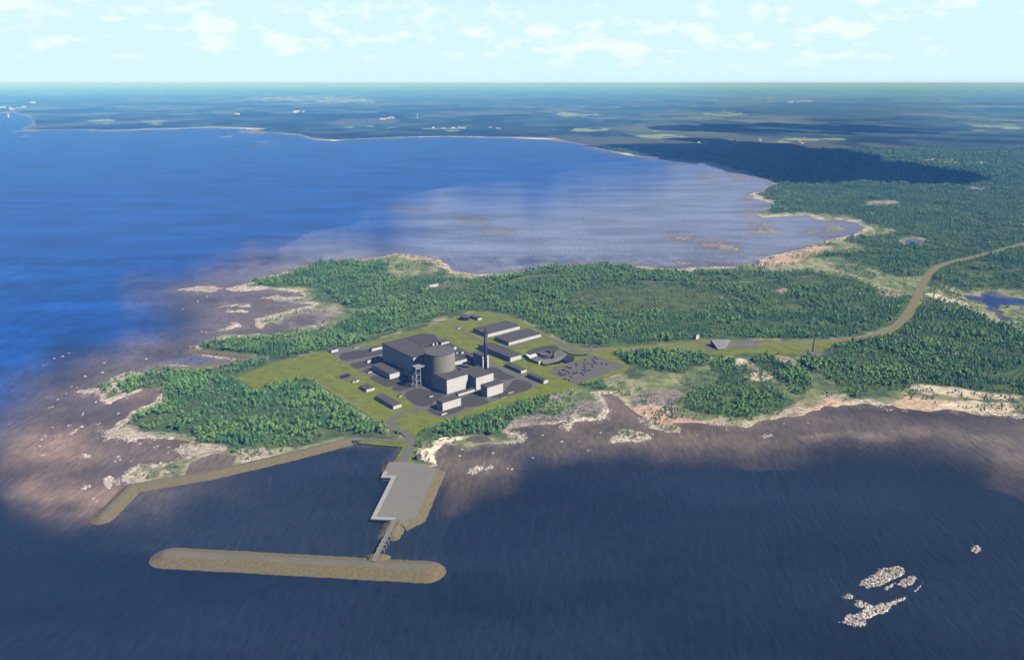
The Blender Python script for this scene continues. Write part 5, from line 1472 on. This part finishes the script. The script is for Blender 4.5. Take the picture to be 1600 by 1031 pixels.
def islet(label, px, seed, h=1.35, cell=1.7, grp='rocky islets in the front sea'):
    wpts = [at(u, v) for u, v in px]
    x0, x1 = min(p.x for p in wpts) - 3, max(p.x for p in wpts) + 3; y0, y1 = min(p.y for p in wpts) - 3, max(p.y for p in wpts) + 3
    st = max(0.45, (x1 - x0) / 130)
    X, Y = np.meshgrid(np.arange(x0, x1, st), np.arange(y0, y1, st))
    u, v = px_arrays(X, Y)
    sd = sdf(px, u + (fbm(X / 3, Y / 3, seed, 3) - .5) * 9, v + (fbm(X / 3, Y / 3, seed + 5, 3) - .5) * 5, 30)
    f1, idv = worley(X, Y, cell, seed); f2, id2 = worley(X, Y, cell * .5, seed + 9)
    lump = np.sqrt(np.clip(1 - f1 ** 2, 0, 1)) * (0.4 + 1.2 * idv); lump2 = np.sqrt(np.clip(1 - f2 ** 2, 0, 1)) * (0.3 + .7 * id2) * .5
    z = -0.95 + 0.72 * sstep(-3, 6, sd) + h * 1.25 * sstep(-4, 5, sd) * np.maximum(lump, lump2)
    z = z + sstep(-4, 5, sd) * (fbm(X / 1.3, Y / 1.3, seed + 15, 4) - 0.55) * 1.5 + sstep(-2, 8, sd) * (fbm(X / 7, Y / 7, seed + 17, 3) - 0.5) * 1.2
    keep = z > -0.85
    ny, nx = X.shape; idx = np.arange(nx * ny).reshape(ny, nx)
    q = np.stack([idx[:-1, :-1], idx[:-1, 1:], idx[1:, 1:], idx[1:, :-1]], -1)[keep[:-1, :-1] | keep[1:, 1:] | keep[:-1, 1:] | keep[1:, :-1]]
    used_ = np.unique(q); rm = np.full(nx * ny, -1); rm[used_] = np.arange(len(used_))
    o = wpts[0]
    me = np_mesh('rocky_islet', np.stack([X - o.x, Y - o.y, z], -1).reshape(-1, 3)[used_], rm[q], M_ROCK, False)
    ob = link_mesh('rocky_islet', me); ob.location = (o.x, o.y, 0); tag(ob, label, 'islet', grp)
    return ob
def zi(x, y): return (1100 + x / 3.2, 780 + y / 3.2)
islet('larger pale rocky islet with a green tuft, upper one of the lower right pair', [zi(772, 425), zi(790, 405), zi(840, 375), zi(880, 345), zi(935, 338), zi(985, 335), zi(1015, 360), zi(1000, 378), zi(940, 400), zi(880, 435), zi(810, 445)], 11)
islet('rocky islet just right of the larger one, above the arrow shaped reef', [zi(962, 425), zi(985, 402), zi(1040, 380), zi(1066, 385), zi(1060, 412), zi(1010, 435), zi(985, 440)], 12)
islet('thin rock bar lying in front of the larger islet', [zi(893, 448), zi(925, 430), zi(958, 413), zi(962, 424), zi(915, 452)], 13, 1.2, 1.6)
islet('small pale rock bar at the right end of the islets', [zi(1040, 455), zi(1060, 438), zi(1090, 420), zi(1086, 436), zi(1055, 462)], 14, 1.2, 1.6)
islet('arrow shaped rocky reef, lowest of the islets', [zi(642, 605), zi(690, 612), zi(712, 578), zi(770, 568), zi(800, 545), zi(745, 530), zi(760, 505), zi(800, 512), zi(840, 530), zi(900, 520), zi(960, 498), zi(1015, 485), zi(1010, 498), zi(950, 525), zi(925, 560), zi(870, 575), zi(815, 600), zi(812, 628), zi(780, 640), zi(740, 632), zi(700, 618)], 15)
islet('small rocky patch above the arrow shaped reef', [zi(694, 482), zi(712, 470), zi(752, 480), zi(740, 496), zi(710, 500)], 16, 1.2, 1.6)
islet('lone small rock islet out to the right', [(1518, 860), (1519, 853), (1528, 851), (1534, 857), (1530, 864), (1523, 864)], 17)
islet('pale rock cluster off the beach by the quay', [(727, 737), (735, 731), (750, 727), (757, 730), (748, 737), (735, 742)], 18, 1.3, 1.8)
islet('small rock cluster right of the one off the quay beach', [(758, 731), (765, 727), (772, 728), (768, 733), (760, 735)], 19, 1.2, 1.5)
islet('pale rock cluster off the eastern shore', [(1189, 681), (1196, 678), (1208, 680), (1210, 682), (1200, 684), (1192, 684)], 20, 1.3, 1.8)
islet('rock reef off the western point, below its tip', [(196, 684), (205, 681), (212, 685), (205, 690), (198, 690)], 21, 1.3, 1.8)
islet('streak of rocks in the western shallows', [(108, 679), (116, 672), (123, 666), (127, 667), (118, 675), (110, 681)], 22, 1.3, 1.8)
islet('low rock ring in the western shallows', [(126, 714), (133, 709), (140, 711), (142, 714), (132, 716)], 23, 1.2, 1.6)
islet('rock cluster in the bight behind the bent breakwater', [(160, 750), (166, 742), (176, 744), (180, 750), (172, 764), (163, 762)], 24, 1.2, 1.7)
islet('rock patch in the bay left of the breakwater bend', [(125, 764), (133, 758), (142, 757), (140, 763), (130, 767)], 25, 1.2, 1.7)
# green tuft on the islet
g0 = at(*zi(930, 362)); mbt = bpy.data.objects.new('shrub', CROWNS[4]); COL.objects.link(mbt); mbt.location = (g0.x, g0.y, -1.2); mbt.scale = (0.9, 0.9, 0.45); tag(mbt, 'small green shrub on top of the larger rocky islet', 'shrub')

def boulder_mesh(seed):
    rr = random.Random(seed)
    t = (1 + 5 ** .5) / 2
    base = [(-1, t, 0), (1, t, 0), (-1, -t, 0), (1, -t, 0), (0, -1, t), (0, 1, t), (0, -1, -t), (0, 1, -t), (t, 0, -1), (t, 0, 1), (-t, 0, -1), (-t, 0, 1)]
    fs_ = [(0, 11, 5), (0, 5, 1), (0, 1, 7), (0, 7, 10), (0, 10, 11), (1, 5, 9), (5, 11, 4), (11, 10, 2), (10, 7, 6), (7, 1, 8), (3, 9, 4), (3, 4, 2), (3, 2, 6), (3, 6, 8), (3, 8, 9), (4, 9, 5), (2, 4, 11), (6, 2, 10), (8, 6, 7), (9, 8, 1)]
    vs_ = [(Vector(p) / 1.9 * rr.uniform(.75, 1.2)) for p in base]
    return vs_, fs_
BM = []
for k in range(4):
    v_b, f_b = boulder_mesh(50 + k)
    me = bpy.data.meshes.new('boulder'); me.from_pydata([(p.x * 1.5, p.y * (0.7 + .15 * k), p.z * .62) for p in v_b], [], f_b); me.materials.append(M_ROCK); me.update(); BM.append(me)
rnd = random.Random(77)
def boulder(u, v, s, label, grp):
    p = at(u, v); o = link_mesh('boulder', BM[rnd.randrange(4)]); o.location = (p.x, p.y, 0.05 * s); o.rotation_euler = (0, 0, rnd.uniform(0, 6.28)); o.scale = (s, s, s * rnd.uniform(.8, 1.1)); tag(o, label, 'boulder', grp)
WB = [(85, 560), (98, 557), (108, 552), (68, 571), (74, 570), (103, 615), (90, 624), (77, 637), (82, 636), (150, 628), (82, 668), (107, 665), (110, 664), (128, 667), (152, 663), (156, 661), (86, 682), (94, 681), (70, 681), (65, 687), (62, 697),
      (130, 645), (129, 648), (66, 711), (70, 710), (185, 646), (218, 693), (212, 690), (240, 699), (246, 697), (264, 699), (258, 712), (184, 714), (180, 721), (187, 718), (120, 606), (133, 588), (160, 582), (163, 567), (228, 561), (285, 483), (268, 457), (328, 436), (309, 471), (315, 518), (322, 519), (150, 783), (146, 779), (155, 770)]
for u, v in WB: boulder(u, v, rnd.uniform(1.0, 2.2), 'pale boulder breaking the surface in the brown western shallows', 'boulders in the western shallows')
for u, v in [(793, 732), (800, 733), (833, 715), (878, 690), (918, 704), (922, 703), (848, 680), (770, 708), (722, 702), (718, 712), (874, 668), (938, 676), (905, 690)]: boulder(u, v, rnd.uniform(0.8, 1.7), 'pale boulder in the water between the quay beach and the creek', 'boulders off the quay beach')
for u, v in [(1268, 682), (1262, 661), (1164, 668), (1160, 672), (1225, 662), (1088, 680), (1020, 678), (1030, 668), (1415, 642), (1290, 646)]: boulder(u, v, rnd.uniform(0.8, 1.6), 'pale boulder in the brown water along the eastern shore', 'boulders off the eastern shore')
p = at(1567.5, 665); o = link_mesh('boulder', BM[1].copy()); o.data.materials[0] = M_DARK; o.location = (p.x, p.y, 0); o.scale = (2.6, 1.6, 1.0); tag(o, 'single dark boulder in the shallows off the sandy eastern beach', 'boulder')

# uncountable shore stones: one mesh
cand = np.nonzero((DIST < 2100) & (land_sd > -2.5) & (land_sd < 9) & (rocky > 0.45) & (fbm(GX / 55, GY / 55, 251, 3) > 0.47) & (U > -60) & (U < 1660) & (lawn_sd < -5))
area = (DIST[cand] / 1200.0) ** 3
pk = rng.choice(len(cand[0]), size=min(4500, len(cand[0])), replace=False, p=area / area.sum())
sx, sy, sz = GX[cand][pk], GY[cand][pk], Z[cand][pk]
sx = sx + rng.uniform(-2, 2, len(pk)); sy = sy + rng.uniform(-4, 4, len(pk))
okb = np.ones(len(pk), bool)
okb &= path_dist(W, sx, sy) > 13
for pts in ([at(u, v) for u, v in [(299, 546.5), (318, 548.5), (350, 552.5), (392, 556.5)]], [at(u, v) for u, v in [(250, 573), (285, 574.5), (320, 571.5), (355, 566.5), (392, 560.5)]]):
    okb &= path_dist(pts, sx, sy) > 12
sx, sy, sz = sx[okb], sy[okb], np.maximum(sz[okb], -0.25)
v_b, f_b = boulder_mesh(99); vb = np.array([tuple(p) for p in v_b]); fb = np.array(f_b)
n_s = len(sx); ss = 0.45 + 1.3 * rng.random(n_s) ** 3
an = rng.uniform(0, 6.28, n_s); ca, sa = np.cos(an), np.sin(an)
bx = vb[None, :, 0] * 1.3 * ss[:, None]; by = vb[None, :, 1] * ss[:, None]; bz = vb[None, :, 2] * 0.65 * ss[:, None]
jit_ = rng.uniform(.75, 1.2, bx.shape)
VX = sx[:, None] + (bx * ca[:, None] - by * sa[:, None]) * jit_; VY = sy[:, None] + (bx * sa[:, None] + by * ca[:, None]) * jit_; VZ = sz[:, None] + bz * jit_
allv = np.stack([VX, VY, VZ], -1).reshape(-1, 3); allf = (fb[None] + (np.arange(n_s) * len(vb))[:, None, None]).reshape(-1, 3)
o = link_mesh('shore_stones', np_mesh('shore_stones', allv, allf, M_ROCK, False)); tag(o, 'pale stones strewn along the rocky shoreline', 'stones', kind='stuff')

# ------------------------------------------------------------------ far settlements
M_FARW = plain('far_plaster', (0.80, 0.79, 0.76), 0.8, 0.05, 0.02); M_FARR = plain('far_roof', (0.45, 0.42, 0.40), 0.8, 0.1, 0.02)
def far_house(u, v, w, d, h, label, grp, az_=0.0):
    g0 = at(u, v, 1.0); e = empty('far_building', (g0.x, g0.y, 1.0), az_); tag(e, label, 'building', grp)
    mb = MB(); mb.box(-w / 2, w / 2, -d / 2, d / 2, -2, h); mb.build('wall', M_FARW, e)
    mb = MB(); o_ = .4; mb.add([(-w / 2 - o_, -d / 2 - o_, h), (w / 2 + o_, -d / 2 - o_, h), (w / 2 + o_, d / 2 + o_, h), (-w / 2 - o_, d / 2 + o_, h), (-w / 2 - o_, 0, h + d * .22), (w / 2 + o_, 0, h + d * .22)],
        [(0, 1, 5, 4), (2, 3, 4, 5), (1, 2, 5), (3, 0, 4), (3, 2, 1, 0)]); mb.build('roof', M_FARR, e)
rnd = random.Random(9)
for (uc, vc, du, dv, n_, place, grp, sc_) in [
    (18, 170, 24, 2.2, 9, 'in the white town at the far left edge of the bay', 'town on the left horizon', 1.0), (48, 161, 14, 1.0, 6, 'in the pale row behind the far left town', 'row behind the left town', 1.0),
    (1250, 159.5, 24, 1.6, 9, 'in the bright cluster on the right horizon', 'cluster on the right horizon', 1.0), (1200, 154, 12, 0.8, 3, 'just left of the bright cluster on the right horizon', 'outliers on the right horizon', 0.9),
    (600, 186, 16, 1.4, 6, 'in the hamlet on the far shore in the middle', 'hamlet on the far shore', 0.7), (475, 175.5, 14, 1.0, 5, 'in the village inland of the far left shore', 'village inland of the far shore', 0.8),
    (370, 179.5, 4, 0.6, 2, 'standing alone inland of the far left shore', 'lone houses inland', 1.0), (730, 201, 60, 1.2, 8, 'scattered along the fields behind the bay shore', 'farms behind the bay shore', 0.45),
    (1180, 222, 90, 5, 10, 'scattered along the shaded fields right of the bay', 'farms in the cloud shadow', 0.4), (1490, 254, 50, 4, 9, 'scattered along the fields on the far right', 'farms on the far right', 0.4)]:
    for k in range(n_):
        u = uc + rnd.uniform(-du, du); v = vc + rnd.uniform(-dv, dv)
        far_house(u, v, rnd.uniform(40, 110) * sc_, rnd.uniform(20, 34) * sc_, rnd.uniform(9, 20) * sc_ + 2, 'pale gabled building ' + place, grp, rnd.uniform(-.3, .3))
g0 = at(13.5, 184, 0.0); e = empty('lighthouse', (g0.x, g0.y, 0)); tag(e, 'white tower standing in the water at the far left edge', 'lighthouse')
mb = MB(); mb.cyl(0, 0, -1, 48, 9, 6, n=16); mb.build('tower', M_FARW, e); mb = MB(); mb.cyl(0, 0, 48, 56, 7.5, 4, n=16); mb.build('lantern', M_FARR, e)
g0 = at(652, 186, 0.0); e = empty('radio_mast', (g0.x, g0.y, 0)); tag(e, 'thin pale radio mast far behind the bay', 'mast')
mb = MB(); mb.cyl(0, 0, -1, 75, 3.0, 1.2, n=8); mb.build('pole', M_FARW, e); mb = MB(); mb.cyl(0, 0, 60, 62, 5, n=8); mb.build('platform', M_FARR, e)

# ------------------------------------------------------------------ clouds overhead (they throw the dark patches on the right-hand woods)
m_cl, nt, b = new_mat('cloud_white'); b.inputs['Base Color'].default_value = (0.9, 0.9, 0.92, 1); b.inputs['Roughness'].default_value = 1.0; b.inputs['Specular IOR Level'].default_value = 0.0
def cloud(label, px, alt, seed, thick, amp):
    u0, u1 = min(p[0] for p in px) - 40, max(p[0] for p in px) + 40; v0, v1 = min(p[1] for p in px) - 7, max(p[1] for p in px) + 7
    A, B = np.meshgrid(np.linspace(u0, u1, 300), np.linspace(v0, v1, 170))
    b0 = (515.5 - B) / FPX; t0 = -CAM_H / (-SP + b0 * CP); X = (A - 800) / FPX * t0; Y = (CP + b0 * SP) * t0
    D = np.hypot(X, Y)
    sd = sdf(px, A + (fbm(X / 700, Y / 900, seed, 5) - .5) * amp * 5.0, B + (fbm(X / 700, Y / 900, seed + 7, 5) - .5) * amp * .9, 60)
    sd = sd + (fbm(X / 330, Y / 520, seed + 3, 5) - .5) * amp * 3.6
    sd = sd - 60 * sstep(0.54, 0.64, fbm(X / 900, Y / 1300, seed + 21, 5))
    m_ = sstep(-1, 26, sd); k = alt / math.sin(SUN_EL)
    X = X + SUN_DIR.x * k; Y = Y + SUN_DIR.y * k
    zt = alt + thick * np.sqrt(m_) * (.5 + fbm(X / 300, Y / 300, seed + 9, 4)); zb = alt - thick * .08 * m_
    keep = sd > -1
    ny, nx = X.shape; idx = np.arange(nx * ny).reshape(ny, nx)
    kq_ = keep[:-1, :-1] & keep[1:, 1:] & keep[:-1, 1:] & keep[1:, :-1]
    q1 = np.stack([idx[1:, :-1], idx[1:, 1:], idx[:-1, 1:], idx[:-1, :-1]], -1)[kq_]; q2 = q1[:, ::-1] + nx * ny
    vv = np.concatenate([np.stack([X, Y, zt], -1).reshape(-1, 3), np.stack([X, Y, zb], -1).reshape(-1, 3)]); qq = np.concatenate([q1, q2])
    used_ = np.unique(qq); rm = np.full(len(vv), -1); rm[used_] = np.arange(len(used_))
    o = link_mesh('sky_cloud', np_mesh('sky_cloud', vv[used_], rm[qq], m_cl)); tag(o, label, kind='structure')
cloud('fair weather cloud above the right-hand woods', [(880, 212.5), (960, 209), (1060, 215), (1150, 218), (1230, 222), (1300, 234), (1400, 250), (1470, 260), (1525, 270), (1540, 282), (1500, 290), (1400, 288), (1300, 287), (1215, 286), (1170, 270), (1060, 252), (975, 238), (925, 226)], 1250, 301, 260, 11)
cloud('flat cloud bank above the distant woods', [(970, 199), (1060, 197), (1200, 192.5), (1290, 191), (1400, 195), (1480, 203), (1580, 208), (1590, 212), (1480, 216), (1390, 214), (1290, 212), (1180, 208), (1060, 206)], 1700, 331, 240, 6)

# ------------------------------------------------------------------ the air
mb = MB(); mb.box(-300000, 300000, -3000, 300000, -2.2, 466.0)
m_hz = bpy.data.materials.new('haze'); m_hz.use_nodes = True; nt = m_hz.node_tree; nt.nodes.clear()
o_ = N(nt, 'ShaderNodeOutputMaterial'); pv = N(nt, 'ShaderNodeVolumePrincipled')
pv.inputs['Color'].default_value = (0.105, 0.375, 1.0, 1); pv.inputs['Density'].default_value = 8.0e-5; pv.inputs['Anisotropy'].default_value = -0.2
pv.inputs['Absorption Color'].default_value = (0.88, 1, 1, 1)
nt.links.new(pv.outputs[0], o_.inputs['Volume'])
hz = mb.build('haze', m_hz); tag(hz, 'blue summer haze over the bay and the far woods', kind='stuff')
